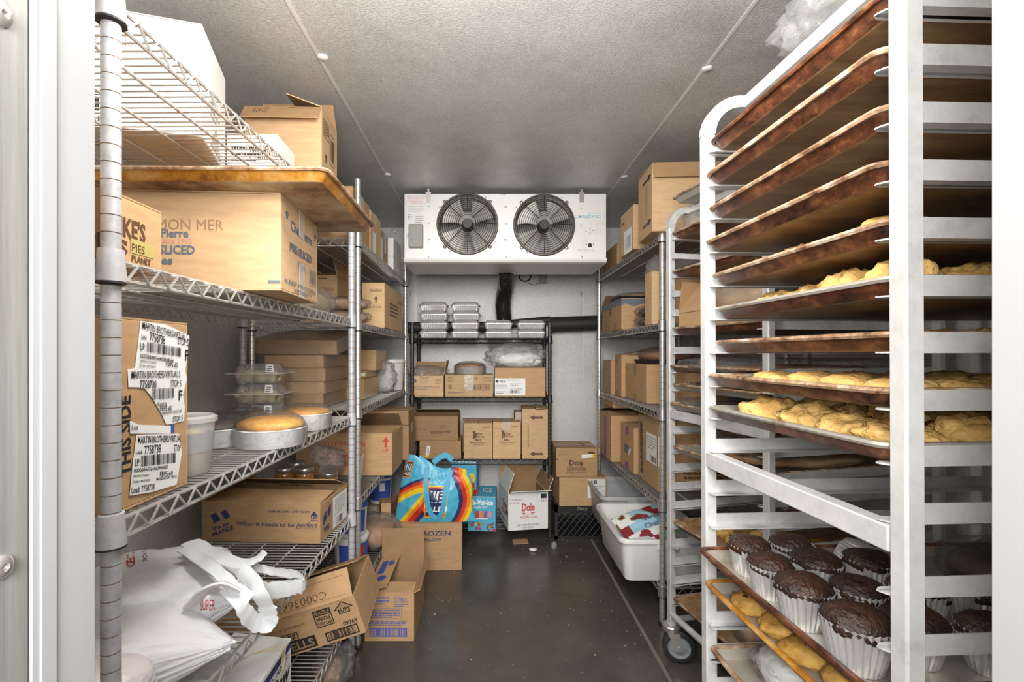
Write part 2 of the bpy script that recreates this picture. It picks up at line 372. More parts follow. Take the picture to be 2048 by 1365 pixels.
    def done(s, name='printed_lettering'):
        for c, mb in s.c.items():
            c, k = c[:2] if isinstance(c, tuple) else (c, '')
            if mb.v: mb.build(('paper_label' if c in ('white', 'yellow') else 'printed_mark') if isinstance(k, int) else name, 'ink_'+c, s.p)
        return s.p

# ---- cartons
def carton(label, loc, w, d, h, rz=0., mat='card', flaps=None, name='cardboard_box', cat='box', group=None, t=.004, tape=True, rot=None, flaplen=None, inside='card_in', gap=.004):
    """hollow carton, base centre at loc; flaps: dict front/back/left/right -> angle (0 closed, 90 upright, >90 outward)"""
    o = thing(name, label, cat, loc, rz, group, rot)
    b = MB()
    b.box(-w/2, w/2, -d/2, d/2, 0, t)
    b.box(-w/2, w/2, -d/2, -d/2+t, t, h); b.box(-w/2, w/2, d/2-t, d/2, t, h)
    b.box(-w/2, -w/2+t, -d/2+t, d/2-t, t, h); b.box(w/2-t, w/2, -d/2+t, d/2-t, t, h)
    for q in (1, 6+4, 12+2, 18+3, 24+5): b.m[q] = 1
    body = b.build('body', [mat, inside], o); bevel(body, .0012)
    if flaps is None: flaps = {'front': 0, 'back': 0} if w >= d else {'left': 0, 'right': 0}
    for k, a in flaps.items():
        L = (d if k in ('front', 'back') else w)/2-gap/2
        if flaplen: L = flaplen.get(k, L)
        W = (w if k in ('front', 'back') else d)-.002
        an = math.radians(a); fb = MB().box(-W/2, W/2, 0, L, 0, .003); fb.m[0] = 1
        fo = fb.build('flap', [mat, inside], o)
        base = {'front': (0, -d/2, 0), 'back': (0, d/2, PI), 'left': (-w/2, 0, -PI/2), 'right': (w/2, 0, PI/2)}[k]
        z = h+.0002
        fo.matrix_basis = Matrix.Translation((base[0], base[1], z)) @ Matrix.Rotation(base[2], 4, 'Z') @ Matrix.Rotation(an, 4, 'X')
    if tape and all(a == 0 for a in flaps.values()):
        tb = MB(); tw = .024
        if 'front' in flaps:
            tb.box(-w/2-.0012, w/2+.0012, -tw, tw, h+.0035, h+.0042); tb.box(w/2+.0003, w/2+.0012, -tw, tw, h-.05, h+.0035); tb.box(-w/2-.0012, -w/2-.0003, -tw, tw, h-.05, h+.0035)
        else:
            tb.box(-tw, tw, -d/2-.0012, d/2+.0012, h+.0035, h+.0042); tb.box(-tw, tw, -d/2-.0012, -d/2-.0003, h-.05, h+.0035)
        tb.build('tape', 'tape', o)
    return o
def pbox(label, x0, x1, d, ytop, zb, D, rz=0., **k):
    """carton from its front face: pixel columns x0,x1 and top row at depth d; stands on zb"""
    X0, X1 = wx(x0, d), wx(x1, d); h = wz(ytop, d)-zb
    o = carton(label, ((X0+X1)/2, d+D/2, zb), X1-X0, D, h, rz, **k)
    return o, X1-X0, D, h

# ---- soft blobs
def blob(name, label, cat, loc, size, mat, seed=1, amp=.12, freq=2.2, sub=3, parent=None, rz=0, flat=True, power=2.4, group=None, rot=None):
    bm = bmesh.new(); bmesh.ops.create_icosphere(bm, subdivisions=sub, radius=1)
    sv = Vector((seed*3.7, seed*1.3, seed*.7))
    for v in bm.verts:
        p = v.co.copy(); L = (abs(p.x)**power+abs(p.y)**power+abs(p.z)**power)**(-1/power); p *= L
        k = 1+amp*(noise.noise(p*freq+sv)+.5*noise.noise(p*freq*2.3+sv))
        p *= k
        if flat: p.z = max(p.z, -.92)
        v.co = Vector((p.x*size[0]/2, p.y*size[1]/2, (p.z+(.92 if flat else 0))*size[2]/2/(.96 if flat else 1)))
    me = bpy.data.meshes.new(name); bm.to_mesh(me); bm.free(); me.materials.append(M[mat])
    me.polygons.foreach_set('use_smooth', [True]*len(me.polygons))
    o = link(name, me, parent, loc, rot or (0, 0, rz))
    if label: tag(o, label, cat, group)
    return o

# ================================================================== the setting
ZC = 2.135; XL, XR, YB, YF = -1.05, 1.53, 3.56, 0.42
S1, S2 = -.53, .71
def struct(o): o['kind'] = 'structure'; return o
def shell(name, x0, x1, y0, y1, z0, z1, mat): return struct(MB().box(x0, x1, y0, y1, z0, z1).build(name, mat))
fl = shell('floor', XL-.1, XR+.1, YF-.14, YB+.1, -.08, -.004, 'floorseam')
for a, b in ((XL, S1-.002), (S1+.002, S2-.042), (S2-.038, XR)):
    MB().box(a, b, YF-.12, YB, -.004, 0).build('floor_panel', 'floor', fl)
MB().box(S2-.047, S2-.033, YF, YB, 0, .0012).build('floor_seam_strip', 'floorseam', fl)
MB().box(S1-.004, S1+.004, YF, YB, 0, .0008).build('floor_seam_strip', 'floorseam', fl)
kf = shell('kitchen_floor', -3, 3, -3.2, YF-.14, -.08, 0, 'floor'); kf['label'] = 'dark kitchen floor outside the doorway'
ce = shell('ceiling', XL-.1, XR+.1, YF-.14, YB+.1, ZC+.004, ZC+.09, 'seam')
for a, b in ((XL, S1-.002), (S1+.002, S2-.002), (S2+.002, XR)):
    MB().box(a, b, YF, YB, ZC, ZC+.004).build('ceiling_panel', 'galv', ce)
for x in (S1, S2): MB().box(x-.005, x+.005, YF, YB, ZC-.0022, ZC).build('seam_strip', 'seam', ce)
for px, py, d in ((645, 115, 1.51), (1414, 136, 1.57), (775, 349, 2.5), (1249, 354, 2.53)):
    m = MB().lathe([(.0165, 0), (.0165, -.003), (.012, -.006), (.001, -.007)], 18)
    m.build('fastener_cap', 'whitepl', ce, True, (wx(px, d), d, ZC))
wb = shell('wall_back', XL-.1, XR+.1, YB+.004, YB+.1, -.004, ZC, 'seam')
for a, b in ((XL, S1-.002), (S1+.002, S2-.002), (S2+.002, XR)):
    MB().box(a, b, YB, YB+.004, 0, ZC).build('wall_panel', 'galv_wall', wb)
for px, py in ((823, 588), (1160, 588), (823, 1010), (787, 462)):
    m = MB().lathe([(.0165, 0), (.0165, .003), (.011, .006), (.001, .006)], 16)
    m.build('fastener_cap', 'galv', wb, True, (wx(px, YB), YB, wz(py, YB)), (PI/2, 0, 0))
shell('wall_left', XL-.1, XL, YF-.14, YB, -.004, ZC, 'galv_wall')
shell('wall_right', XR, XR+.1, YF-.14, YB, -.004, ZC, 'galv_wall')
# front wall with the doorway the camera looks through
JL, JR, ZH = wx(189, YF), wx(1985, YF), 2.06
wf = shell('wall_front', XL-.6, JL-.03, YF-.14, YF, -.004, ZC+.2, 'whitepl')
MB().box(JR+.03, XR+.6, YF-.14, YF, -.004, ZC+.2).build('wall_section', 'whitepl', wf)
MB().box(JL-.03, JR+.03, YF-.14, YF, ZH, ZC+.2).build('wall_section', 'whitepl', wf)
# door jambs: brushed steel outside, ribbed white vinyl inside
def jamb(name, x, s):
    o = struct(bpy.data.objects.new(name, None)); COL.objects.link(o)
    y0 = YF-.058
    m = MB(); m.box(min(x, x-s*.03), max(x, x-s*.03), y0, YF+.001, 0, ZH)
    m.box(min(x, x+s*.0018), max(x, x+s*.0018), y0+.006, y0+.02, 0, ZH)
    bevel(m.build('vinyl_jamb', 'jamb', o), .003, 2)
    MB().box(min(x-s*.001, x-s*.03), max(x-s*.001, x-s*.03), YF-.16, y0-.002, 0, ZH).build('steel_jamb', 'steel', o)
    for z in (wz(18, .335), wz(1142, .335), .35):
        k = MB().lathe([(.0085, 0), (.0085, .0015), (.006, .0035), (.003, .0038), (.0028, .002)], 16)
        k.build('screw', 'screw', o, True, (x-s*.001, .352-.012, z), (0, s*PI/2, 0))
    return o
jamb('trim_1', JL, 1); jamb('trim_2', JR, -1)
struct(MB().box(JL-.03, JR+.03, YF-.16, YF, ZH, ZH+.03).build('trim_3', 'jamb'))
# crumbs and litter on the floor
R = random.Random(3); m = MB()
for i in range(260):
    d = R.uniform(1.75, 3.1); x = R.uniform(-.28, .72) if R.random() < .7 else R.gauss(.62, .06)
    if -.6 < x < -.27 and d < 2.4: continue
    r = R.choice((.0008, .001, .0013, .0018, .0025)) if R.random() < .95 else .0045
    a = R.uniform(0, 3); pts = [(x+r*math.cos(a+k*2.1)*R.uniform(.6, 1.3), d+r*math.sin(a+k*2.1)*R.uniform(.6, 1.3), 0.0005) for k in range(3)]
    m.add(pts+[(x, d, r*.9+.0005)], [(0,1,2),(0,1,3),(1,2,3),(2,0,3)])
tag(m.build('floor_crumbs', 'crumb'), 'pale crumbs scattered over the dark floor', 'crumbs', kind='stuff')
m = MB().add([(-.045,-.03,0),(.05,-.035,.004),(.055,.04,.002),(-.04,.045,0),(-.045,-.03,.003),(.05,-.035,.007),(.055,.04,.005),(-.04,.045,.003)], [(0,3,2,1),(4,5,6,7),(0,1,5,4),(1,2,6,5),(2,3,7,6),(3,0,4,7)])
tag(m.build('cardboard_scrap', 'card', None, False, (wx(1040, 3.02), 3.05, .001), (0, 0, .1)), 'small torn piece of flat cardboard on the floor before the black shelf', 'scrap')
tag(blob('crumpled_plastic', None, None, (wx(1108, 2.95), 2.95, 0), (.035, .03, .045), 'bagfilm', 4, .4), 'small crumpled clear plastic scrap beside the black shelf post', 'scrap')
tag(blob('crumpled_paper', None, None, (wx(1066, 2.92), 2.92, 0), (.045, .03, .018), 'whitepl', 9, .4), 'small crumpled white scrap on the floor beside cardboard scrap', 'scrap')

# ================================================================== wire shelving
def post_mesh(name, top, seg, mat, r=.0127):
    prof = []; mis = []; z = .0
    while z < top-.001:
        z2 = min(top, z+.0254)
        prof += [(r, z+.0008), (r, z2-.0008)]; mis += [0]
        if z2 < top-.001: prof += [(r*.95, z2-.0005), (r*.95, z2+.0005)]; mis += [1, 1, 1]
        z = z2
    return MB().lathe(prof, seg, mis=(mis+[0])[:len(prof)-1]).mesh(name, [mat, 'groove'], True)
def shelf_unit(label, p0, p1, depth, zs, top, wire, post, collar, group, individual=False, seg=10, zig=.048):
    p0, p1 = Vector(p0), Vector(p1); L = (p1-p0).length; a = math.atan2(p1.y-p0.y, p1.x-p0.x)
    u = thing('wire_shelving_unit', label, 'shelf', (p0.x, p0.y, 0), a, group)
    pm = post_mesh('post', top, seg+4, post)
    cm = MB().lathe([(.0128, .012), (.0165, .012), (.0175, -.01), (.0195, -.032), (.0195, -.035)], seg+4).mesh('collar', collar, True)
    rm = MB().lathe([(.0195, -.0352), (.0196, -.038), (.0128, -.040)], seg+4).mesh('collar_ring', 'ring', True)
    fm = MB().lathe([(.016, 0), (.018, .004), (.017, .012), (.008, .02)], 12).mesh('foot', 'ring', True)
    for x, y in ((0, 0), (L, 0), (0, depth), (L, depth)):
        o = link('post', pm, u, (x, y, .004)); link('foot', fm, o)
        for z in zs: link('collar', cm, o, (0, 0, z-.004)); link('collar_ring', rm, o, (0, 0, z-.004))
    e = .014; s = 1 if depth > 0 else -1
    y0, y1 = 0, depth
    wm = MB().tube([(0, y0, 0), (0, y1, 0)], .0019, 5).mesh('cross_wire', wire)
    for z in zs:
        m = MB()
        for yy in (y0, y1):
            m.tube([(e, yy, -.003), (L-e, yy, -.003)], .0033, 6); m.tube([(e, yy, -.031), (L-e, yy, -.031)], .0033, 6)
            n = max(4, int(round((L-2*e-.02)/zig))); st = (L-2*e-.02)/n; pts = []
            for i in range(n*2+1): pts.append((e+.01+i*st/2, yy-(.0045*s if yy == 0 else -.0045*s), -.004 if i % 2 else -.030))
            m.tube(pts, .0024, 5)
        for xx in (0, L):
            m.tube([(xx, y0+s*e, -.003), (xx, y1-s*e, -.003)], .0033, 6); m.tube([(xx, y0+s*e, -.031), (xx, y1-s*e, -.031)], .0033, 6)
            D = abs(depth)-2*e-.01; n = max(3, int(round(D/zig))); st = D/n
            m.tube([(xx+(-.0045 if xx == 0 else .0045), s*(e+.005+i*st/2), -.004 if i % 2 else -.030) for i in range(n*2+1)], .0024, 5)
        for q in (.25, .5, .75): m.tube([(0, depth*q, -.0068), (L, depth*q, -.0068)], .0026, 6)
        sh = m.build('wire_shelf', wire, u, True, (0, 0, z))
        n = int((L-.03)/.0205)
        xs = [.015+i*(L-.03)/n for i in range(n+1)]
        if individual:
            for x in xs: link('cross_wire', wm, sh, (x, 0, -.0035))
        else:
            dk = MB()
            for x in xs: dk.tube([(x, y0, -.0035), (x, y1, -.0035)], .0019, 4)
            dk.build('wire_deck', wire, sh)['kind'] = 'stuff'
    return u
ZA = (.18, .56, .955, 1.34, 1.72); ZB = (.225, .605, .975, 1.33, 1.67); ZCU = (.09, .511, .917, 1.304); ZD = (.165, .54, .94, 1.337, 1.73)
shelf_unit('zinc wire shelving unit nearest the doorway, its white-collared post in the foreground', (wx(222, .70), .70), (wx(703, 1.89), 1.89), .43, ZA, 1.735, 'zinc', 'zincpost', 'collar', 'wire shelving units', True, 14)
shelf_unit('chrome wire shelving unit along the left wall, behind the zinc one', (-.527, 1.95), (-.527, 3.08), .43, ZB, 1.905, 'chrome', 'chromepost', 'chrome', 'wire shelving units')
shelf_unit('black wire shelving unit standing against the back wall', (-.491, 3.13), (.406, 3.13), .30, ZCU, 1.40, 'blackwire', 'blackwire', 'blackwire', 'wire shelving units')
shelf_unit('chrome wire shelving unit along the right wall, behind the pan racks', (.772, 2.12), (.767, 3.30), -.55, ZD, 1.85, 'chrome', 'chromepost', 'chrome', 'wire shelving units')

# ================================================================== evaporator
ev = thing('evaporator_unit', 'white two-fan evaporator unit hung below the ceiling at the back', 'evaporator', (0, 0, 0))
DE = 2.72; EX0, EX1 = wx(809, DE), wx(1212, DE); EZ0, EZ1 = wz(523, DE), wz(389, DE)
fans = [(wx(935, DE), wz(449, DE)), (wx(1088, DE), wz(451, DE))]; FR = 59.5/F*DE
# front panel with two round openings (radial fill between circle and rectangle halves)
def panel_hole(m, x0, x1, z0, z1, cx, cz, r, y, n=48):
    ring = []; outer = []
    for k in range(n):
        a = 2*PI*k/n; c, s = math.cos(a), math.sin(a)
        ring.append((cx+r*c, y, cz+r*s))
        t = min(((x1-cx)/c if c > 1e-6 else (x0-cx)/c if c < -1e-6 else 9), ((z1-cz)/s if s > 1e-6 else (z0-cz)/s if s < -1e-6 else 9))
        outer.append((cx+t*c, y, cz+t*s))
    vs = ring+outer; fs = [(k, (k+1) % n, n+(k+1) % n, n+k) for k in range(n)]
    m.add(vs, fs)
    for X, Z in ((x0,z0),(x1,z0),(x0,z1),(x1,z1)):
        best = sorted(range(n), key=lambda k: (outer[k][0]-X)**2+(outer[k][2]-Z)**2)[:2]
        m.add([outer[best[0]], outer[best[1]], (X, y, Z)], [(0,1,2)])
m = MB(); XM = (fans[0][0]+fans[1][0])/2; xa = fans[0][0]-FR-.03; xb = fans[1][0]+FR+.03
za, zb = EZ0+.012, EZ1
panel_hole(m, xa, XM, za, zb, fans[0][0], fans[0][1], FR*.97, DE); panel_hole(m, XM, xb, za, zb, fans[1][0], fans[1][1], FR*.97, DE)
m.add([(EX0,DE,za),(xa,DE,za),(xa,DE,zb),(EX0,DE,zb)], [(0,1,2,3)]); m.add([(xb,DE,za),(EX1,DE,za),(EX1,DE,zb),(xb,DE,zb)], [(0,1,2,3)])
for cx, cz in fans:
    n = 48; m.add([(cx+FR*.97*math.cos(2*PI*k/n), DE+dd, cz+FR*.97*math.sin(2*PI*k/n)) for dd in (0, .045) for k in range(n)], [(k, n+k, n+(k+1) % n, (k+1) % n) for k in range(n)])
m.build('front_panel', 'evap', ev)
m = MB()   # casing: sides, top, back and the drip pan with rounded front lip
DB = 3.10
m.box(EX0, EX0+.004, DE, DB, za, EZ1); m.box(EX1-.004, EX1, DE, DB, za, EZ1); m.box(EX0, EX1, DE, DB, EZ1, EZ1+.004); m.box(EX0, EX1, DE+.047, DB, EZ0+.02, EZ0+.03)
bevel(m.build('casing', 'evap', ev), .002)
m = MB()
def lp(x): return [(x, DE-.004, za+.004), (x, DE-.006, za-.006), (x, DE+.0, za-.016), (x, DE+.012, EZ0-.008), (x, DE+.03, EZ0-.010), (x, DB, EZ0-.012), (x, DB, za+.004)]
m.loops([lp(EX0-.004), lp(EX1+.004)]); m.build('drip_pan', 'evap', ev)
MB().box(EX0+.01, EX1-.01, DE+.30, DE+.31, EZ0+.03, EZ1-.01).build('coil_face', 'evapin', ev)
for cx, cz in fans:
    g = MB(); g.tube([(cx+FR*math.cos(2*PI*k/40), DE-.008, cz+FR*math.sin(2*PI*k/40)) for k in range(40)], .007, 8, True)
    gr = g.build('guard_ring', 'guardring', ev, True)
    g = MB()
    for i in range(1, 11):
        r = FR*(.22+.76*i/11); bulge = .02*(1-(r/FR)**2)
        g.tube([(cx+r*math.cos(2*PI*k/36), DE-.012-bulge, cz+r*math.sin(2*PI*k/36)) for k in range(36)], .0016, 5, True)
    g.build('guard_wires', 'guard', gr)['kind'] = 'stuff'
    for k in range(8):
        a = PI/4*k; r0 = FR*(.24 if k % 2 else .46); c, s = math.cos(a), math.sin(a)
        MB().tube([(cx+r0*c, DE-.030, cz+r0*s), (cx+FR*.7*c, DE-.022, cz+FR*.7*s), (cx+FR*(1.06 if k % 2 else 1.)*c, DE-.010, cz+FR*(1.06 if k % 2 else 1.)*s)], .0022, 6).build('guard_spoke', 'guard', gr)
        if k % 2: MB().lathe([(.011, 0), (.011, .004), (.006, .008), (.001, .009)], 12).build('bolt', 'screw', ev, True, (cx+FR*1.07*c, DE-.001, cz+FR*1.07*s), (PI/2, 0, 0))
    MB().lathe([(.001, .012), (FR*.15, .012), (FR*.17, .008), (FR*.19, -.02), (FR*.2, -.03), (FR*.2, -.06)], 24, False, False).build('fan_hub', 'motor', ev, True, (cx, DE-.008, cz), (PI/2, 0, 0))
    for k in range(4):
        a0 = PI/2*k+.3; vs = []; n = 8
        for i in range(n):
            for j in range(6):
                r = FR*(.24+.66*j/5); a = a0+(1.15*(i/(n-1)))*(.75+.25*j/5); vs.append((cx+r*math.cos(a), DE+.035+.028*(i/(n-1)-.5), cz+r*math.sin(a)))
        MB().add(vs, [(i*6+j, i*6+j+1, (i+1)*6+j+1, (i+1)*6+j) for i in range(n-1) for j in range(5)]).build('fan_blade', 'blade', ev, True)
for px, py in ((858, 415), (858, 448), (858, 480), (880, 416), (971, 396), (1011, 415), (1011, 448), (1011, 480), (1033, 416), (1123, 397), (991, 485), (1141, 486), (900, 504), (1053, 505), (858, 514), (1012, 514), (1163, 514)):
    MB().lathe([(.006, 0), (.006, .002), (.001, .004)], 10).build('screw', 'screw', ev, True, (wx(px, DE), DE-.0005, wz(py, DE)), (PI/2, 0, 0))
for px, py, r in ((1162, 417, .003), (1162, 450, .003), (1180, 458, .003), (1172, 463, .003), (1186, 461, .003), (1180, 467, .003), (1180, 491, .0125), (1173, 489, .003), (1187, 489, .003)):
    MB().lathe([(r, 0), (r*.9, .0008)], 12).build('punched_hole', 'motor', ev, False, (wx(px, DE), DE-.0008, wz(py, DE)), (PI/2, 0, 0))
for px in (857, 1163):
    b = MB(); b.box(-.013, .013, -.004, 0, -.035, .018); b.box(-.016, .016, -.012, .03, .018, .022); b.lathe([(.008, .022), (.008, .034)], 6); b.lathe([(.016, .034), (.016, .038)], 10)
    b.build('hanger_bracket', 'screw', ev, False, (wx(px, DE), DE-.001, EZ1-.012))
b = MB().box(wx(819, DE), wx(847, DE), DE-.035, DE, wz(497, DE), wz(451, DE)); el = bevel(b.build('disconnect_box', 'elec', ev), .004)
MB().box(wx(824, DE), wx(842, DE), DE-.042, DE-.034, wz(483, DE), wz(460, DE)).build('cover_plate', 'elec', el)
EW, EH = EX1-EX0, EZ1-EZ0
class FP(Print):
    def frame(s, face): return (Vector((EX0, DE, EZ0)), Vector((EW,0,0)), Vector((0,0,EH)), Vector((0,-1,0)))
def eu(px): return (wx(px, DE)-EX0)/EW
def evv(py): return (wz(py, DE)-EZ0)/EH
p = FP(ev, EW, 0, EH)
for i, t_ in enumerate(('UNIT FOR USE WITH', 'WALK - IN COOLER', 'OR', 'REFRIGERATED', 'WAREHOUSE')):
    wd = (35, 33, 6, 28, 22)[i]; y = 393+i*3.2; p.text('f', t_, eu(832-wd/2), eu(832+wd/2), evv(y+2.2), evv(y), 'evred', .0)
p.rect('f', eu(815), eu(848), evv(426), evv(411), 'white'); p.rect('f', eu(815), eu(848), evv(448), evv(428), 'white')
p.frame_rect('f', eu(816), eu(823), evv(439), evv(429.5), 'navy', .012); p.rect('f', eu(816.5), eu(822.5), evv(435), evv(433.6), 'navy'); p.lines('f', eu(831), eu(847), evv(447), evv(432), 4, 'grey')
p.lines('f', eu(817), eu(847), evv(425), evv(412), 4, 'grey', 4, .2)
p.rect('f', eu(1148), eu(1205), evv(441), evv(425), 'white')
p.text('f', 'CLIMATE', eu(1149), eu(1172), evv(437), evv(430.5), 'evblue', .01, .3); p.text('f', 'CONTROL', eu(1177), eu(1202), evv(437), evv(430.5), 'evblue', .01, .3)
p.poly('f', [(eu(1171), evv(439)), (eu(1175), evv(439)), (eu(1179), evv(428)), (eu(1175), evv(428))], 'lblue'); p.rect('f', eu(1176), eu(1204), evv(428), evv(426.6), 'lblue')
p.rect('f', eu(1153), eu(1197), evv(503), evv(499), 'white'); p.text('f', 'FREEZER #1', eu(1154), eu(1188), evv(502.5), evv(499.5), 'grey', 0)
p.text('f', 'U', eu(813), eu(817), evv(475), evv(468), 'purple', 0)
p.done('printed_marking')
# drain pipe, refrigerant line, cable
m = MB(); yy = 3.33
pts = [at(1010, 538, 3.05), at(1011, 556, 3.12), at(1013, 572, 3.25), at(1008, 590, 3.33), at(1006, 612, 3.36), at(1008, 632, 3.38), at(1008, 655, 3.40)]
m.tube(pts, [.048, .052, .055, .056, .055, .054, .053], 14)
tag(m.build('drain_line', 'pipe', None, True), 'shiny black taped pipe running down from the evaporator', 'pipe')
m = MB(); m.tube([at(1100, 650, 3.47), at(1145, 648, 3.47), at(1245, 645, 3.47)], .055, 14); m.tube([at(1020, 648, 3.46), at(1100, 641, 3.47)], .03, 10)
tag(m.build('insulated_pipe', 'insul', None, True), 'fat black insulated pipe lying along the back wall above the black shelf', 'pipe')
m = MB(); m.tube([at(812, 656, 3.42), at(900, 654, 3.44), at(1000, 655, 3.45)], .04, 12)
tag(m.build('insulated_pipe', 'insul', None, True), 'black insulated pipe on the back wall behind the foil containers', 'pipe')
m = MB(); m.tube([at(1050+12*math.cos(t*.5), 553+10*math.sin(t*.5), 3.53) for t in range(26)], .004, 6); m.tube([at(1055, 566, 3.54), at(1068, 571, 3.54), at(1078, 566, 3.54)], .002, 5)
tag(m.build('cable_coil', 'blackplastic', None, True), 'small coil of dark cable hanging under the evaporator', 'cable')
b = MB().box(wx(1078, 3.53), wx(1093, 3.53), 3.50, 3.56, wz(567, 3.53), wz(548, 3.53)); b.box(wx(1081, 3.53), wx(1090, 3.53), 3.497, 3.5, wz(562, 3.53), wz(553, 3.53))
tag(bevel(b.build('junction_box', 'elec'), .004), 'small grey junction box on the back wall below the evaporator', 'box')

# ================================================================== sheet pans and racks
_pm = {}
def sheet_pan(label, loc, rz=0., outer='rust', bottom='panbot', rim='rim', inside='paninside', group='sheet pans', w=.655, d=.452, rot=None, name='sheet_pan'):
    k = (outer, bottom, inside, w, d)
    if k not in _pm:
        m = MB(); L = []
        for ins, z, r in ((.021, 0, .010), (.018, .0015, .012), (.006, .0235, .018)): L.append(rrect(w-2*ins, d-2*ins, r, 5, z))
        for ins, z, r in ((.008, .0235, .016), (.0195, .003, .010)): L.append(rrect(w-2*ins, d-2*ins, r, 5, z))
        m.loops(L, mis=[1, 0, 0, 2], cap0=True, cap1=True)
        m.m[-2] = 1; m.m[-1] = 2
        a = m.mesh('sheet_pan', [outer, bottom, inside], True)
        q = MB(); L = []
        for ins, z in ((.0065, .0195), (.001, .0188), (-.0012, .0225), (.0002, .0262), (.0045, .0274), (.009, .0258), (.0092, .0215)): L.append(rrect(w-2*ins, d-2*ins, .022-ins*.8, 5, z))
        q.loops(L, cap0=False, cap1=False); b = q.mesh('rolled_rim', 'rim', True)
        _pm[k] = (a, b)
    a, b = _pm[k]
    o = link(name, a, None, loc, rot or (0, 0, rz)); tag(o, label, 'pan', group)
    r = link('rolled_rim', b, o)
    if rim != 'rim': r.material_slots[0].link = 'OBJECT'; r.material_slots[0].material = M[rim]
    return o
LV = [1.665, 1.591, 1.518, 1.445, 1.372, 1.299, 1.227, 1.154, 1.084, 1.011, .9185, .845, .772, .700, .627, .555, .48, .41, .335, .26]
RL, RW, TB = .485, .64, .0254
def pan_rack(label, loc, rz, lean=0.):
    u = thing('sheet_pan_rack', label, 'rack', loc, 0, 'sheet pan racks', (0, lean, rz))
    top = 1.775; rb = .085
    # end frames: post, bend, top bar, bend, post (one square tube each), split into posts and top bow
    pm = MB().box(0, TB, 0, TB, .13, top-rb).mesh('post', 'alu')
    for y in (0, RL):
        for x in (0, RW): bevel(link('post', pm, u, (x, y, 0)), .003)
        bw = MB(); vs = []; path = []
        for k in range(9): a = PI/2*k/8; path.append((rb-rb*math.cos(a), top-rb+rb*math.sin(a), a))
        for k in range(9): a = PI/2+PI/2*k/8; path.append((RW+TB-rb-rb*math.cos(a), top-rb+rb*math.sin(a), a))
        loops = []
        for X, Z, a in path:
            ix, iz = math.cos(a), -math.sin(a)
            loops.append([(X, y, Z), (X, y+TB, Z), (X+ix*TB, y+TB, Z+iz*TB), (X+ix*TB, y, Z+iz*TB)])
        bw.loops(loops); bw.build('top_bow', 'alu', u, True)
    for x in (rb+.005, RW-rb-.01):
        bevel(MB().box(x, x+TB, TB, RL, top-TB, top).build('top_bar', 'alu', u), .002)
    for y in (0, RL):       # channel rails, ledge turned inwards with rounded ends
        s = 1 if y == 0 else -1; yb = TB if y == 0 else RL
        rm = MB(); yo = yb-s*.0005
        rm.box(.004, RW+TB-.004, min(yo, yo-s*.002), max(yo, yo-s*.002), -.0265, 0)
        # ledge outline with rounded corners
        x0, x1, lw = .001, RW+TB-.001, .026; pts = [(x0+.02, 0), (x1-.02, 0)]
        for k in range(6): a = -PI/2+PI/2*k/5; pts.append((x1-.02+.02*math.cos(a), .02+.02*math.sin(a)-.0))
        pts += [(x1, lw-.012)] + [(x1-.012+.012*math.cos(PI/2*k/4), lw-.012+.012*math.sin(PI/2*k/4)) for k in range(1, 5)]
        pts += [(x0+.012-.012*math.sin(PI/2*k/4), lw-.012+.012*math.cos(PI/2*k/4)) for k in range(0, 5)]
        pts += [(x0, .02)] + [(x0+.02-.02*math.cos(PI/2*k/5), .02-.02*math.sin(PI/2*k/5)) for k in range(1, 5)]
        n = len(pts); lo = [[(px, yo+s*py, z) for px, py in pts] for z in (-.0265, -.0245)]
        if s < 0: lo = [list(reversed(l)) for l in lo]
        rm.loops(lo); me = rm.mesh('rail', 'alu')
        for z in LV: link('rail', me, u, (0, 0, z))
    for x in (0, RW):       # mid braces and base bars along the sides
        bevel(MB().box(x-.001, x+.024, TB, RL, .949, .983).build('brace', 'alu', u), .002)
        MB().tube([(x+.012, TB-.01, .185), (x+.012, RL+.01, .185)], .012, 12).build('base_bar', 'alu', u, True)
    for y in (.012, RL+.012): MB().tube([(TB, y, .16), (RW, y, .16)], .011, 12).build('base_bar', 'alu', u, True)
    tyre = MB(); prof = [(.042, -.015), (.056, -.0155), (.0615, -.012), (.0625, 0), (.0615, .012), (.056, .0155), (.042, .015)]
    tyre.lathe(prof, 28, False, False); tyre = tyre.mesh('tyre', 'rubber', True)
    hub = MB().lathe([(.044, -.012), (.034, -.008), (.018, -.014), (.001, -.014)], 24, False, True).lathe([(.044, .012), (.034, .008), (.018, .014), (.001, .014)], 24, False, True).mesh('hub', 'hub', True)
    for x in (0, RW):
        for y in (0, RL):
            c = MB(); c.lathe([(.03, .145), (.034, .14), (.034, .125), (.024, .12)], 18); c.lathe([(.012, .13), (.012, .16)], 12)
            for q in (-.021, .021):
                c.add([(-.016, q-.0015, .122), (.03, q-.0015, .122), (.04, q-.0015, .055), (.015, q-.0015, .052), (-.016, q+.0015, .122), (.03, q+.0015, .122), (.04, q+.0015, .055), (.015, q+.0015, .052)], [(0,1,2,3),(7,6,5,4),(0,4,5,1),(1,5,6,2),(2,6,7,3),(3,7,4,0)])
            c.lathe([(.008, -.026), (.008, .026)], 10, mat=Matrix.Translation((.027, 0, .0635)) @ Matrix.Rotation(PI/2, 4, 'X'))
            c.box(-.03, .02, -.012, .012, .072, .077)
            o = c.build('caster', 'plate', u, False, (x+TB/2, y+TB/2, 0), (0, 0, -.5 if y else -.9))
            link('tyre', tyre, o, (.027, 0, .0635), (PI/2, 0, 0)); link('hub', hub, o, (.027, 0, .0635), (PI/2, 0, 0))
    return u
R1L, R1Z = Vector((wx(1820, .58), .58, 0)), math.radians(2.6)
R2L, R2Z = Vector((wx(1539, 1.385), 1.385, 0)), math.radians(12.5)
pan_rack('aluminium pan rack nearest the doorway, holding rust-brown pans and muffins', R1L, R1Z, -.004)
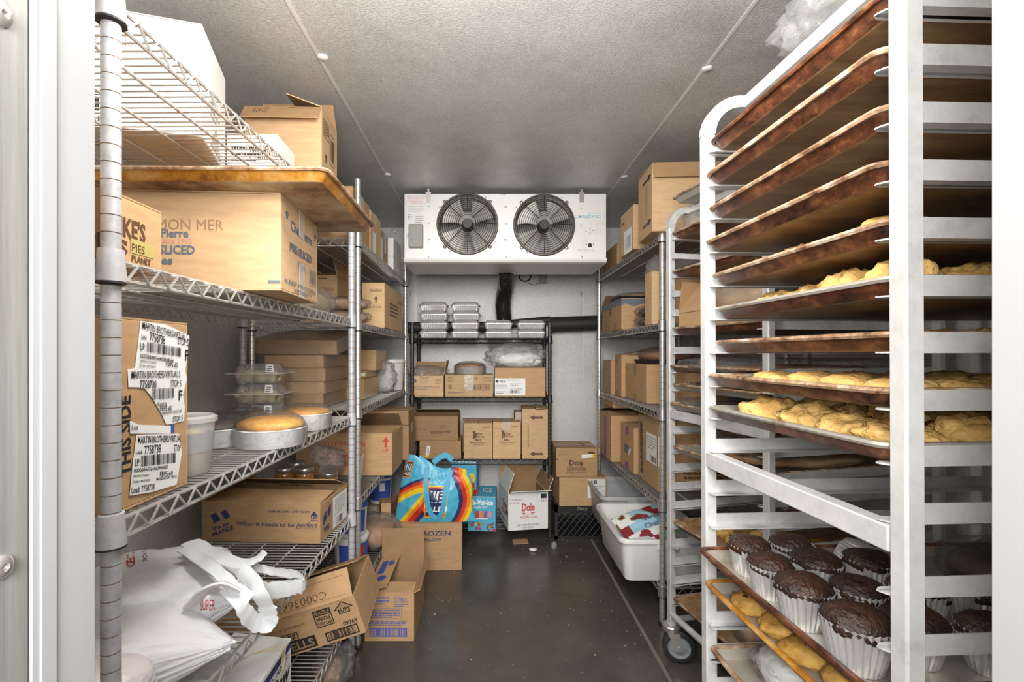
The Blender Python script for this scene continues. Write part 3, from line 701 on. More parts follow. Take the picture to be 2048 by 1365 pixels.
pan_rack('aluminium pan rack behind the nearest one, with a caster on the floor', R2L, R2Z, -.003)
def rk(i, x, y, z):     # point in rack i coordinates -> world
    l, a = ((R1L, R1Z), (R2L, R2Z))[i-1]
    return Vector((l.x+x*math.cos(a)-y*math.sin(a)+(-.004*z if i == 1 else -.003*z), l.y+x*math.sin(a)+y*math.cos(a), z))
def pan_z(lv): return LV[lv]-.0245
def rack_pan(i, lv, label, dx=0., **k):
    c = rk(i, .655/2+dx, (RL+TB)/2, pan_z(lv)); return sheet_pan(label, c, (R1Z, R2Z)[i-1], **k)
words = ['topmost', 'second', 'third', 'fourth', 'fifth', 'sixth', 'seventh', 'eighth', 'ninth']
what = ['dark rust-brown sheet pan, empty', 'orange rust-brown sheet pan with pale rim', 'rust-brown sheet pan with chipped rim', 'rust-brown sheet pan with orange rim', 'rust-brown sheet pan with cookie dough along its edge',
        'rust-brown sheet pan with whitish rim under pale cookies', 'dark rust-brown sheet pan seen level with the eye', 'rust-brown sheet pan of smooth yellow cookies', 'rust-brown sheet pan of crumbly yellow cookies']
offs = [.004, -.006, .0, -.008, .006, .012, .014, -.004, -.002]
for i in range(9):
    rack_pan(1, i, '%s, %s from top' % (what[i], words[i]), offs[i], rim=('rust', 'rim', 'rim', 'rim', 'rim', 'paninside', 'rim', 'rim', 'paninside')[i])
# cookies
def lump(seed, sx, sy, sz, amp=.28, sub=4, mat='dough'):
    bm = bmesh.new(); bmesh.ops.create_icosphere(bm, subdivisions=sub, radius=1); sv = Vector((seed*5.1, seed*2.3, seed))
    for v in bm.verts:
        p = v.co.copy(); k = 1+amp*noise.noise(p*1.7+sv)-amp*.75*abs(noise.noise(p*3.3+sv))+amp*.5*noise.noise(p*5.1+sv)+amp*.42*abs(noise.noise(p*8+sv))+amp*.2*noise.noise(p*15+sv)
        p *= k; z = p.z*sz/2; v.co = Vector((p.x*sx/2, p.y*sy/2, max(0, z+.25*sz)))
    me = bpy.data.meshes.new('cookie_dough'); bm.to_mesh(me); bm.free(); me.materials.append(M[mat]); return me
LUMP = [lump(s, .096, .092, .054, .34) for s in range(6)]
for me in LUMP: me.polygons.foreach_set('use_smooth', [True]*len(me.polygons))
SMOOTH = [lump(s+20, .10, .085, .034, .16) for s in range(4)]
for me in SMOOTH: me.polygons.foreach_set('use_smooth', [True]*len(me.polygons))
chipm = MB().lathe([(.004, 0), (.0035, .003), (.001, .005)], 6).mesh('chocolate_chip', 'chip')
R = random.Random(11)
def cookies(lv, rows, cols, meshes, sc, label, group, i=1, x0=.075, y0=.07, dx=.088, dy=.092, name='cookie', chips=0, dz=0., jit=.008, zs=1., mat=None):
    for a in range(rows):
        for b in range(cols):
            p = rk(i, x0+a*dx+R.uniform(-jit, jit), TB+y0+b*dy+R.uniform(-jit, jit)*.6, pan_z(lv)+.0032+dz)
            o = link(name, R.choice(meshes), None, p, (0, 0, R.uniform(0, 6.28))); k = sc*R.uniform(.92, 1.06); o.scale = (k, k, k*zs*R.uniform(.88, 1.1))
            tag(o, '%s, row %s from aisle, %s from near post' % (label, ('one', 'two', 'three', 'four', 'five')[a], ('first', 'second', 'third', 'fourth', 'fifth')[b]), 'cookie', group)
            if mat: o.material_slots[0].link = 'OBJECT'; o.material_slots[0].material = M[mat]
            for q in range(chips):
                an, rr = R.uniform(0, 6.28), R.uniform(.008, .03)
                c_ = link('chocolate_chip', chipm, o, (rr*math.cos(an), rr*math.sin(an), .0085+.0178*math.sqrt(max(.05, 1-(rr/.046)**2))), (-rr*18*math.sin(an)*-1, rr*18*math.cos(an), 0)); c_.scale = (1.4, 1.4, .9)
cookies(4, 1, 4, LUMP, .92, 'pale cookie lump on fifth pan', 'cookies on the fifth pan', x0=.082, zs=1.25, y0=.08, dy=.098)
cookies(5, 2, 4, LUMP, 1.0, 'pale speckled cookie on sixth pan', 'cookies on the sixth pan', x0=.088, chips=3, zs=1.3, y0=.075, dx=.095)
cookies(6, 2, 3, LUMP, .62, 'small pale cookie on eye-level pan', 'cookies on the seventh pan', x0=.2, dx=.14, zs=1.35)
cookies(7, 4, 4, SMOOTH, 1.02, 'smooth yellow cookie on eighth pan', 'cookies on the eighth pan', x0=.082, dx=.088, zs=1.3)
cookies(8, 5, 4, LUMP, 1.1, 'crumbly yellow cookie on ninth pan', 'cookies on the ninth pan', x0=.086, dx=.092, jit=.01, zs=1.15)
# lower part: muffin pan and cookie pan
rack_pan(1, 12, 'grey-bottomed sheet pan carrying chocolate muffins in foil cups', -.024, rim='rust')
rack_pan(1, 13, 'amber sheet pan of chocolate-chip cookies right below the muffins', -.012, outer='goldpan', rim='goldpan')
cookies(13, 4, 5, SMOOTH, .98, 'chocolate-chip cookie below the muffins', 'chocolate-chip cookies', x0=.058, dx=.085, y0=.05, dy=.08, chips=9, zs=1.35, mat='cookie')
for me in SMOOTH: pass
rack_pan(1, 15, 'lowest visible sheet pan in the near rack, holding foil muffin cups', 0)
def flute(r0, r1, h, n=30, z0=0.):
    m = MB(); L = []
    for t, am in ((0, .0), (0, .3), (.3, 1), (.7, 1.1), (1, 1.3)):
        r = r0+(r1-r0)*t; l = []
        for k in range(n*2):
            a = PI*k/n; rr = r+(.0011 if k % 2 else -.0011)*am
            l.append((rr*math.cos(a), rr*math.sin(a), z0+h*t+(.0035 if (k % 2 and t == 1) else 0)))
        L.append(l)
    m.loops(L, cap0=True, cap1=False); return m
cupm = flute(.0285, .041, .058).mesh('foil_cup', 'cupfoil')
def top_mesh(seed):
    bm = bmesh.new(); bmesh.ops.create_icosphere(bm, subdivisions=3, radius=1); sv = Vector((seed*2.1, seed*4.4, seed))
    for v in bm.verts:
        p = v.co.copy(); k = 1+.13*noise.noise(p*1.9+sv)+.07*noise.noise(p*5+sv); zz = p.z*k
        v.co = Vector((p.x*.0415*k, p.y*.0415*k, .056+max(zz*.021, -.012)))
    me = bpy.data.meshes.new('muffin_top'); bm.to_mesh(me); bm.free(); me.materials.append(M['choc']); me.polygons.foreach_set('use_smooth', [True]*len(me.polygons)); return me
TOPS = [top_mesh(s) for s in range(5)]
def muffin(X, Y, z, label, k=0, sc=1., tilt=(0, 0), group='chocolate muffins'):
    u = thing('chocolate_muffin', label, 'muffin', (X, Y, z), 0, group, (tilt[0], tilt[1], k*1.3)); u.scale = (sc, sc, sc)
    link('foil_cup', cupm, u)
    if k >= 0: link('muffin_top', TOPS[k % 5], u)
    return u
zm = pan_z(12)+.0035
for X, Y, k, s, t, l in ((.556, .985, 0, .98, (0, 0), 'chocolate muffin at the far aisle corner of the muffin pan'), (.546, .893, 1, .98, (0, 0), 'ragged-topped chocolate muffin second from far corner on the aisle side'),
        (.545, .80, 2, 1.05, (0, 0), 'flat-topped chocolate muffin with crumb trail in the middle of aisle row'), (.550, .692, 3, 1.12, (0, 0), 'largest nearest chocolate muffin with a pale fleck on top'),
        (.645, .99, 1, .98, (.0, 0), 'chocolate muffin at the back with its rim turned up'), (.638, .905, 2, 1.02, (0, 0), 'wide flat chocolate muffin in the second row'), (.636, .80, 3, 1.0, (0, 0), 'cracked chocolate muffin behind the nearest one'),
        (.645, .705, 4, 1.0, (0, 0), 'chocolate muffin half hidden behind the rack post'), (.742, .91, 0, 1.0, (0, 0), 'chocolate muffin in the third row beside the upturned cup'), (.735, .80, 1, 1.0, (0, 0), 'chocolate muffin in the third row next to the rack post'),
        (.735, .68, 2, 1.0, (0, 0), 'chocolate muffin seen right of the rack post, nearest'), (.83, .70, 3, 1.0, (0, 0), 'chocolate muffin against the right door frame'), (.83, .80, 4, 1.0, (0, 0), 'chocolate muffin behind the others right of the rack post')):
    muffin(X-.018, Y, zm, l, k, s, t)
u = thing('foil_cup', 'empty foil cup lying tipped over at the back of the muffin pan', 'cup', (.735, .995, zm+.044), 0, None, (1.9, .2, .5)); link('foil_cup_wall', cupm, u)
for q in range(3): muffin(.64+.1*q, .70, pan_z(15)+.0035, 'foil muffin cup on lowest pan by right door frame, %s from post' % ('first', 'second', 'third')[q], q, 1., group='muffins on the lowest pan')
b = blob('wrapped_cake', 'dark chocolate cake under cling film behind the muffins', 'cake', (.98, .88, zm), (.2, .2, .085), 'choccake', 2, .06)
blob('cling_film', None, None, (0, 0, 0), (.225, .225, .1), 'film', 5, .08, parent=b)
# plastic on top of rack 1
c = rk(1, .15, .30, 1.776)
blob('crumpled_plastic_wrap', 'crumpled clear plastic wrap on top of the near pan rack', 'plastic', c, (.16, .2, .1), 'bagfilm', 8, .35, 3.0, 4)
# ---- second rack contents
c = rk(2, .33, (RL+TB)/2, 1.7762); sheet_pan('pale sheet pan lying on top of the second pan rack', c, R2Z, outer='paninside', bottom='paninside')
for lv, l, k in ((0, 'brown sheet pan with foil and paper, uppermost slot of the second rack', {}), (2, 'brown sheet pan with flaky goods, third slot of the second rack', {}), (5, 'brown sheet pan under the wrapped cardboard tray in the second rack', {}),
              (7, 'sheet pan wrapped in clear plastic in the second rack', {}), (8, 'worn sheet pan with foil muffin cups in the second rack', {'outer': 'paninside'}), (9, 'grey sheet pan in plastic above the second rack brace', {'outer': 'paninside'}),
              (11, 'deep-looking grey pan below the brace of the second rack', {'outer': 'paninside'}), (15, 'dark sheet pan with decorated cookies low in the second rack', {'outer': 'choccake', 'inside': 'tanpan'}), (19, 'stained sheet pan at the bottom of the second rack', {'inside': 'tanpan'})):
    rack_pan(2, lv, l, (-.01 if lv in (7, 9) else 0), **k)
b = blob('foil_sheet', 'crumpled white paper and foil on the uppermost second-rack pan', 'foil', rk(2, .2, .25, pan_z(0)+.0035), (.3, .34, .05), 'foil', 3, .3, 3, 4)
blob('plastic_wrap', 'clear plastic hanging over the uppermost second-rack pan', 'plastic', rk(2, .10, .39, pan_z(0)+.0035), (.18, .14, .09), 'bagfilm', 6, .3, 3)
o = carton('white flat box in the second slot of the second rack', rk(2, .35, .25, pan_z(1)+.04), .3, .3, .045, R2Z, 'card_white', tape=False)
o.location.z = pan_z(2)+.0275; o.location.z += .02
m = MB()
R = random.Random(5)
for q in range(14): 
    o = blob('pastry_flake', 'flaky brown pastry piece on the pan in the third slot of the second rack', 'pastry', rk(2, .07+R.uniform(0, .16), .08+q*.028, pan_z(2)+.0035), (.05, .04, .03), 'bread', q+3, .3, 3, 2, group='pastry strips in second rack')
# wrapped cardboard tray
o = carton('shallow cardboard tray with clear wrap in the second rack', rk(2, .24, .255, pan_z(5)+.0035), .44, .40, .075, R2Z, 'card_wrap', {'back': 80, 'left': 55}, tape=False, flaplen={'back': .12, 'left': .16})
blob('loose_wrap', None, None, (-.15, -.1, .05), (.22, .24, .12), 'bagfilm', 3, .25, 2.5, 3, parent=o)
o = carton('flat cardboard box on the wrapped tray in the second rack', rk(2, .40, .22, pan_z(5)+.085), .3, .3, .06, R2Z, 'card_wrap', tape=False)
b = blob('wrapped_flatbread', 'flat goods under clear film on the wrapped second-rack pan', 'bread', rk(2, .30, .25, pan_z(7)+.0035), (.5, .36, .03), 'meat', 5, .1)
blob('cling_film', None, None, (-.01, 0, -.002), (.64, .43, .055), 'film', 5, .05, 3, 4, parent=b, power=5)
for q in range(4): muffin(*(rk(2, .16+.1*q, .13, pan_z(8)+.0035)), 'dark muffin in foil cup in second rack, %s from aisle' % ('first', 'second', 'third', 'fourth')[q], q, .8, group='muffins in second rack')
for q in range(3): muffin(*(rk(2, .36+.1*q, .26, pan_z(8)+.0035)), 'dark muffin in foil cup in second rack back row, %s from aisle' % ('first', 'second', 'third')[q], q, .8, group='muffins deeper in second rack')
b = blob('wrapped_loaf', 'flat loaf in wrinkled plastic above the brace in the second rack', 'bread', rk(2, .26, .25, pan_z(9)+.0035), (.38, .34, .028), 'meat', 7, .1)
blob('cling_film', None, None, (-.02, 0, -.002), (.52, .43, .05), 'film', 7, .06, 3, 4, parent=b, power=5)
b = blob('wrapped_tray_bake', 'tray bake under crumpled plastic below the second-rack brace', 'cake', rk(2, .3, .25, pan_z(11)+.0035), (.46, .36, .05), 'tanpan', 9, .06)
blob('crumpled_wrap', None, None, (-.12, -.04, .03), (.22, .3, .07), 'film', 11, .35, 3, 4, parent=b)
R = random.Random(9)
for q, (x, y) in enumerate(((.12, .16), (.2, .16), (.12, .26), (.28, .15), (.22, .27), (.13, .36), (.36, .16), (.3, .3))):
    o = link('decorated_cookie', SMOOTH[q % 4], None, rk(2, x, y, pan_z(15)+.0035), (0, 0, q)); o.scale = (.95, .95, 1.5); tag(o, 'yellow cookie with dark blotches low in second rack, %s' % ('aisle corner', 'aisle row second column', 'aisle row middle', 'near edge third column', 'middle of second column', 'aisle row far end', 'near edge deepest', 'deepest in the middle')[q], 'cookie', 'decorated cookies in second rack')
    o.material_slots[0].link = 'OBJECT'; o.material_slots[0].material = M['cookie']
    for k in range(6): an = R.uniform(0, 6.28); c = link('chocolate_blotch', chipm, o, (.028*math.cos(an), .028*math.sin(an), .016), (0, 0, 0)); c.scale = (2.2, 2.2, 1.3)
b = blob('baguette', 'bread in a paper bag at the near end of the dark second-rack pan', 'bread', rk(2, .10, .06, pan_z(15)+.004), (.10, .09, .09), 'palebun', 3, .08)
for q, (lv, x, y) in enumerate(((19, .12, .2), (19, .26, .15), (19, .14, .07))):
    z = pan_z(lv)+.0035; b = blob('orange_pastry', 'reddish pastry in a clear dome, bottom of second rack, %s' % ('aisle side', 'deeper inside', 'near corner')[q], 'pastry', rk(2, x, y, z), (.08, .08, .05), 'bread', q+2, .1)
    blob('clear_dome', None, None, (0, 0, -.002), (.12, .12, .085), 'clear', 2, .02, parent=b, power=3)
for q, (x, y, sz, mt) in enumerate(((.14, .37, (.17, .12, .075), 'ink_white'), (.12, .22, (.09, .09, .06), 'bread'), (.22, .22, (.09, .09, .06), 'meat'), (.12, .12, (.09, .08, .055), 'meat'), (.30, .38, (.11, .10, .07), 'bread'))):
    b = blob('wrapped_goods', ('white paper parcel on the lowest visible pan by the far aisle post', 'reddish wrapped bun at the aisle edge of the lowest visible pan', 'pale wrapped bun behind the reddish one on the lowest visible pan', 'pale wrapped bun at the near aisle corner of the lowest visible pan', 'reddish wrapped bun beside the white paper parcel')[q], 'food', rk(1, x, y, pan_z(15)+.0035), sz, mt, q+15, .2, 3)
    blob('cling_film', None, None, (0, 0, 0), (sz[0]+.016, sz[1]+.016, sz[2]+.008), 'film', q+23, .2, 3, parent=b)
# goods in clear film in the lower near rack, seen between its rails
for q, (lv, x, y, c_) in enumerate(((17, .12, .34, 'meat'), (17, .3, .3, 'meat'), (19, .2, .3, 'bread'))):
    if q in (0, 2): rack_pan(1, lv, 'sheet pan with film-wrapped goods, %s in the near rack' % ('low' if q == 0 else 'lowest of all'), .0)
    b = blob('wrapped_goods', 'pinkish food under clear film low in the near rack, %s' % ('by the far aisle post', 'further inside', 'on the lowest pan')[q], 'food', rk(1, x, y, pan_z(lv)+.0035), (.2, .2, .055), c_, q+5, .12)
    blob('cling_film', None, None, (0, 0, 0), (.23, .23, .07), 'film', q+3, .1, parent=b)

# ================================================================== left side, near shelving (A)
zA = [z+.001 for z in ZA]; zB = [z+.001 for z in ZB]
# --- shelf 2 from the top (1.34): pie boxes and the pan on top
o = carton('low pie carton with brown lettering, behind the foreground post', (-.74, .72, zA[3]), .34, .24, .104, 0, 'card', {'left': 0, 'right': 4}, tape=False)
p = Print(o, .34, .24, .104)
p.text('right', "MIKE'S", .51, .83, .40, .72, 'brown', .035).text('right', 'PIES', .30, .665, .13, .36, 'brown', .035).rect('right', .69, .91, .20, .42, 'greenish')
p.text('right', 'PIES', .70, .82, .22, .35, 'brown', .02).text('right', 'PLANET', .70, .88, .07, .17, 'brown', .02)
p.rect('front', .86, .95, .5, .9, 'white').rect('front', .86, .95, .42, .5, 'yellow'); p.done()
w_, d_, h_ = .39, .285, .215
o = carton('large carton with faded blue lettering for pre-sliced pies, under the amber pan', (-.458-w_/2-.012, 1.067+d_/2-.012, zA[3]), w_, d_, h_, math.radians(4), 'card_light', tape=False)
p = Print(o, w_, d_, h_)
p.text('front', 'LEMON MER', .245, .685, .61, .72, 'tan', .0).text('front', 'Pierre', .347, .495, .53, .62, 'slate', .025).text('front', 'Famous since 1922', .20, .515, .475, .52, 'pinkink', .0)
p.text('front', 'PRE-SLICED', .22, .53, .36, .455, 'slate', .03).text('front', 'Pies', .30, .41, .255, .34, 'slate', .025).rect('front', .93, 1., .075, .105, 'slate')
p.text('right', 'Chef Pierre', .22, .82, .70, .82, 'slate', .02).text('right', 'PRE-SLICED', .2, .80, .47, .57, 'slate', .03).text('right', 'Pies', .42, .6, .33, .41, 'slate', .02)
for u0 in (.13, .92): p.arrow('right', u0, .84, .05, .045, 'slate')
p.lines('right', .74, .93, .22, .38, 6, 'slate').frame_rect('right', .73, .94, .2, .4, 'slate', .006).text('right', 'KEEP FROZEN', .08, .9, .10, .15, 'slate', 0).lines('right', .3, .8, .03, .08, 2, 'slate')
p.done()
tp = MB(); tp.box(w_/2+.0016, w_/2+.0024, -.02, .02, .0, .085); tp.box(w_/2+.0016, w_/2+.0024, -.02, .02, .15, h_); tp.build('tape', 'tape', o)
c = Vector((-.33-.33, .98+.23, zA[3]+h_+.0038))
sheet_pan('amber-stained sheet pan lying on the big pie carton, jutting into the aisle', c, math.radians(.8), 'goldpan', 'tanpan', 'rim', 'goldpan', None)
# --- top shelf
w_, d_, h_ = .42, .24, .268
a = math.radians(17)
o = carton('big white carton on the top shelf behind the foreground post', (-.685-math.cos(a)*w_/2-math.sin(a)*d_/2, 1.153-math.sin(a)*w_/2+math.cos(a)*d_/2, zA[4]), w_, d_, h_, a, 'card_white', tape=False)
p = Print(o, w_, d_, h_); p.text('front', 'Bread', .25, .55, .68, .80, 'grey', -.01, .4).text('front', 'No', .6, .66, .7, .78, 'grey', -.01)
p.frame_rect('front', .26, .60, .10, .26, 'black', .01).bars('front', .28, .58, .12, .24, 'black', 22).text('front', 'FILET STRIPS', .2, .58, .03, .08, 'black', .0)
p.poly('right', [(.3, .05), (.55, .30), (.75, .03)], 'grey').lines('right', .3, .7, .3, .5, 3, 'grey'); p.done()
o, W, D, h = pbox('white printed box beside the big white carton on top shelf', 452, 552, 1.42, 270, zA[4], .14, math.radians(3), mat='card_white', tape=False)
p = Print(o, W, D, h); p.lines('front', .1, .7, .35, .75, 3, 'black', 3).text('front', 'Muffin', .45, .9, .45, .75, 'black', 0, .2); p.done()
o, W, D, h = pbox('open brown carton with hanging front flap on the top shelf', 488, 640, 1.60, 213, zA[4], .185, math.radians(2), mat='card_light', flaps={'front': 236, 'back': 60, 'right': 20}, flaplen={'front': .062})
p = Print(o, W, D, h); p.frame_rect('right', .12, .45, .72, .92, 'brown', .014).lines('right', .15, .42, .74, .90, 5, 'brown').frame_rect('right', .5, .8, .5, .85, 'brown', .012).bars('right', .55, .75, .55, .8, 'brown', 8).arrow('right', .25, .5, .07, .05, 'brown').rect('right', .55, .9, .2, .42, 'white').text('right', '2', .15, .3, .2, .3, 'brown')
p.done()
# print on its hanging flap
fl_ = [c for c in o.children if c.name.startswith('flap')][0]
q = MB(); vs, fs = text2d('6-24 OZ', 0, .3); q.add([(W*(-.36+.2*x), .004+.03*(1-y)+.004, -.0006) for x, y in vs], [tuple(f) for f in fs]); vs, fs = text2d('FRAGILE', 0, 0); q.add([(W*(.08+.32*x), .012-.007*y, -.0006) for x, y in vs], fs)
q.build('printed_lettering', 'ink_brown', fl_)
# --- shelf 3 (.955)
w_, d_, h_ = .30, .185, .298
o = carton('tall carton plastered with torn white shipping labels, behind the foreground post', (-.562-w_/2, .715+d_/2, zA[2]), w_, d_, h_, 0, 'card', {'left': 0, 'right': 0}, tape=False)
LX = w_/2
def label_sheet(name, pts, off=.0012, mat='ink_white', curl=0.):
    m = MB(); n = len(pts); A = [(LX+off+curl*max(0, u-d_*.5)**2, u, v) for u, v in pts]; B = [(x+.0006, y, z) for x, y, z in A]
    m.add(A+B, [tuple(range(n-1, -1, -1)), tuple(range(n, 2*n))]+[(k, (k+1) % n, n+(k+1) % n, n+k) for k in range(n)]); return m.build(name, mat, o)
def cv(px, py):   # photo pixel on the carton's aisle face -> local (along, up)
    d = .562*F/(CX-px); return (d-.715-d_/2, wz(py, d)-zA[2])
l1 = label_sheet('shipping_label', [cv(*q) for q in ((279, 642), (330, 650), (352, 660), (377, 672), (374, 700), (369, 740), (372, 760), (364, 790), (368, 815), (366, 842), (345, 848), (331, 850), (322, 830), (305, 800), (288, 778), (274, 775), (255, 775), (253, 740), (268, 736), (274, 690))])
l2 = label_sheet('shipping_label', [cv(*q) for q in ((270, 870), (355, 868), (361, 905), (350, 970), (300, 985), (256, 992), (262, 930))], .0022)
l3 = label_sheet('label_scrap', [cv(*q) for q in ((257, 842), (275, 850), (340, 852), (340, 868), (258, 868))], .0016)
l4 = label_sheet('blue_sticker', [cv(*q) for q in ((339, 850), (345, 850), (345, 866), (339, 866))], .0026, 'ink_blue')
class LP(Print):
    def quad(s, t_, x0, y0, x1, y1, hpx, bars=0, bold=.01, color='black', lines=0):
        # writing from pixel (x0,y0) to (x1,y1) (baseline) with letter height hpx on the left
        A = cv(x0, y0); B = cv(x1, y1); C = cv(x0, y0-hpx); D_ = cv(x1, y1-hpx*(CX-x1)/(CX-x0))
        if bars:
            R = random.Random(4); vs = []; fs = []
            for i in range(bars):
                k = len(vs); a = i/bars; b = a+R.choice((.3, .5, .75))/bars; vs += [(a,0),(b,0),(b,1),(a,1)]; fs.append((k,k+1,k+2,k+3))
        else: vs, fs = text2d(t_, bold)
        out = []
        for x, y in vs:
            lo = Vector(A).lerp(Vector(B), x); hi = Vector(C).lerp(Vector(D_), x); q = lo.lerp(hi, y); out.append((LX+.0034, q.x, q.y))
        s.c.setdefault(color, MB()).add(out, fs)
p = LP(o, w_, d_, h_)
for t_, x0, y0, x1, y1, hh in (('MARTIN BROTHERS/VIRTUAL S', 281, 658, 372, 683, 15), ('7758738', 296, 682, 326, 690, 18), ('STOP: 5', 352, 689, 374, 694, 15), ('Load:', 279, 677, 290, 680, 9), ('LP:', 277, 700, 287, 702, 14), ('00006844764463894566', 277, 716, 344, 726, 9),
        ('FB95-60', 329, 733, 352, 736, 11), ('BERNARD SATTERFIELD', 277, 724, 309, 728, 4), ('Order: 49273019', 275, 733, 308, 737, 4.5), ('F', 367, 722, 373, 722, 22), ('MARTIN BROTHERS/VIRTUAL S', 259, 758, 357, 755, 16), ('7758738', 276, 777, 309, 777, 16), ('STOP: 5', 338, 774, 359, 774, 14), ('F', 354, 801, 361, 801, 20),
        ('900878', 311, 813, 330, 813, 8), ('FB95-60', 316, 823, 340, 821, 10), ('MANDATORY PECO/CHER', 321, 830, 360, 825, 6), ('STOP: 5', 342, 845, 362, 841, 11), ('Loa', 260, 860, 272, 860, 10), ('MARTIN BROTHERS/VIRTUAL', 272, 888, 359, 884, 15), ('7758738', 285, 910, 318, 906, 18), ('STOP', 344, 904, 358, 903, 14), ('Load:', 268, 909, 281, 909, 9),
        ('LP:', 266, 933, 276, 932, 14), ('00006844764463900007', 264, 946, 333, 938, 8), ('FB95-60', 316, 955, 342, 951, 11), ('BERNARD SATTERFIELD', 263, 955, 294, 953, 4), ('Order: 49273019', 262, 967, 296, 963, 5), ('MANDATORY PECO', 309, 962, 350, 956, 6), ('Load: 7758738', 259, 988, 305, 980, 13)):
    p.quad(t_, x0, y0, x1, y1, hh)
for x0, y0, x1, y1, hh in ((290, 704, 359, 714, 20), (300, 800, 345, 796, 22), (278, 934, 348, 926, 22)): p.quad('', x0, y0, x1, y1, hh, 34)
p.c['brown'] = MB(); p.done()
p = Print(o, w_, d_, h_); p.text('right', 'THIS SIDE', .10, .22, .18, .60, 'black', .03, 0, 90)
for v in (.12, .05): p.poly('right', [(.0, v), (.06, v+.03), (.06, v-.03)], 'black')
p.done()
# deli cup
u = thing('deli_cup', 'frosted plastic deli cup with lid beside the label-covered carton', 'cup', (-.618, .985, zA[2]))
MB().lathe([(.040, 0), (.042, .002), (.052, .105)], 24, True, False).build('cup_wall', 'frost', u, True)
MB().lathe([(.054, .103), (.0565, .105), (.0565, .114), (.050, .118), (.048, .115), (.001, .115)], 24, False, False).build('lid', 'frost', u, True)
blob('contents', None, None, (0, 0, .004), (.082, .082, .085), 'cream', 4, .12, parent=u)
MB().lathe([(.0468, .045), (.0508, .085)], 24, False, False).build('printed_band', 'ink_grey', u, True)
# film-wrapped cakes
def cake(label, X, Y, z, r, h, panmat, topmat, hd, seed, flat=False, filmed=True, name='wrapped_cake', off=0.):
    u = thing(name, label, 'cake', (X, Y, z), seed*.7)
    MB().lathe([(r*.93, 0), (r*.95, .002), (r, h-.004), (r+.004, h), (r+.002, h+.002), (r-.002, h-.002), (r*.95, .006)], 36, True, True).build('pan', panmat, u, True)
    b = blob('cake_top', None, None, (0, 0, h-.012), (r*1.82, r*1.82, hd), topmat, seed, .09, 2.4, 3, u)
    if filmed:
        m = MB(); L = []
        for i, (rr, z_) in enumerate(((1.03, .0), (1.055, h*.5), (1.05, h), (.9, h+hd*.55), (.62, h+hd*.93), (.25, h+hd*1.03))):
            l = []
            for k in range(40):
                a = 2*PI*k/40; q = rr*r*(1+.05*noise.noise(Vector((math.cos(a)*4, math.sin(a)*4, i*.9+seed)))); l.append((q*math.cos(a), q*math.sin(a), max(.0005, z_+.004*noise.noise(Vector((k*.7, i, seed))))))
            L.append(l)
        m.loops(L, cap0=False); m.build('cling_film', 'film', u, True)
    return u
cake('film-wrapped yellow cake in a white round pan, larger front one', -.585, 1.295, zA[2], .089, .046, 'cakewhite', 'yellowcake', .042, 1)
cake('film-wrapped yellow cake in a white round pan, smaller and further back by the post', -.60, 1.575, zA[2], .083, .05, 'cakewhite', 'yellowcake', .03, 2)
cake('film-wrapped chocolate cake in a white pan beside the deli cup', -.735, 1.30, zA[2], .08, .045, 'cakewhite', 'choccake', .035, 3)
cake('film-wrapped chocolate cake in front of the clear clamshells', -.77, 1.50, zA[2], .082, .04, 'cakewhite', 'choccake', .035, 4)
# clamshells
for k, l in enumerate(('bottom', 'middle', 'top')):
    z = zA[2]+k*.0705; X, Y = -.80, 1.70
    u = thing('clamshell', 'clear plastic clamshell with pastries, %s of the stack of three' % l, 'container', (X, Y, z), .04*k, 'clamshells')
    m = MB(); m.loops([rrect(.13, .11, .02, 4, 0), rrect(.15, .13, .024, 4, .032), rrect(.152, .132, .024, 4, .034)], cap1=False); m.build('base', 'clear', u, True)
    m = MB(); m.loops([rrect(.152, .132, .024, 4, .036), rrect(.148, .128, .024, 4, .042), rrect(.12, .10, .02, 4, .069)], cap0=False); m.build('lid', 'clear', u, True)
    m = MB(); m.loops([rrect(.150, .130, .02, 4, .033), rrect(.19, .16, .012, 4, .0335), rrect(.19, .16, .012, 4, .0365), rrect(.150, .130, .02, 4, .037)], cap0=False, cap1=False); m.build('flange', 'frost', u)
    if k:
        for q, (x, y) in enumerate(((-.035, -.025), (.012, -.03), (.05, -.02), (-.03, .025), (.02, .025))): blob('cream_pastry', None, None, (x, y, .003), (.05, .05, .042), 'cream', q+k*3, .15, parent=u)
    else: blob('pastry', None, None, (0, 0, .003), (.11, .09, .05), 'bread', 3, .1, parent=u)
    m = MB(); m.add([(.038, -.0672, .040), (.066, -.0672, .040), (.058, -.052, .066), (.034, -.052, .066)], [(0,1,2,3)]); m.build('paper_label', 'ink_white', u)
    m = MB()
    for j in range(3): m.add([(.042, -.0676+j*.004, .045+j*.0065), (.058, -.0676+j*.004, .045+j*.0065), (.057, -.0666+j*.004, .047+j*.0065), (.041, -.0666+j*.004, .047+j*.0065)], [(0,1,2,3)])
    m.build('printed_lettering', 'ink_black', u)
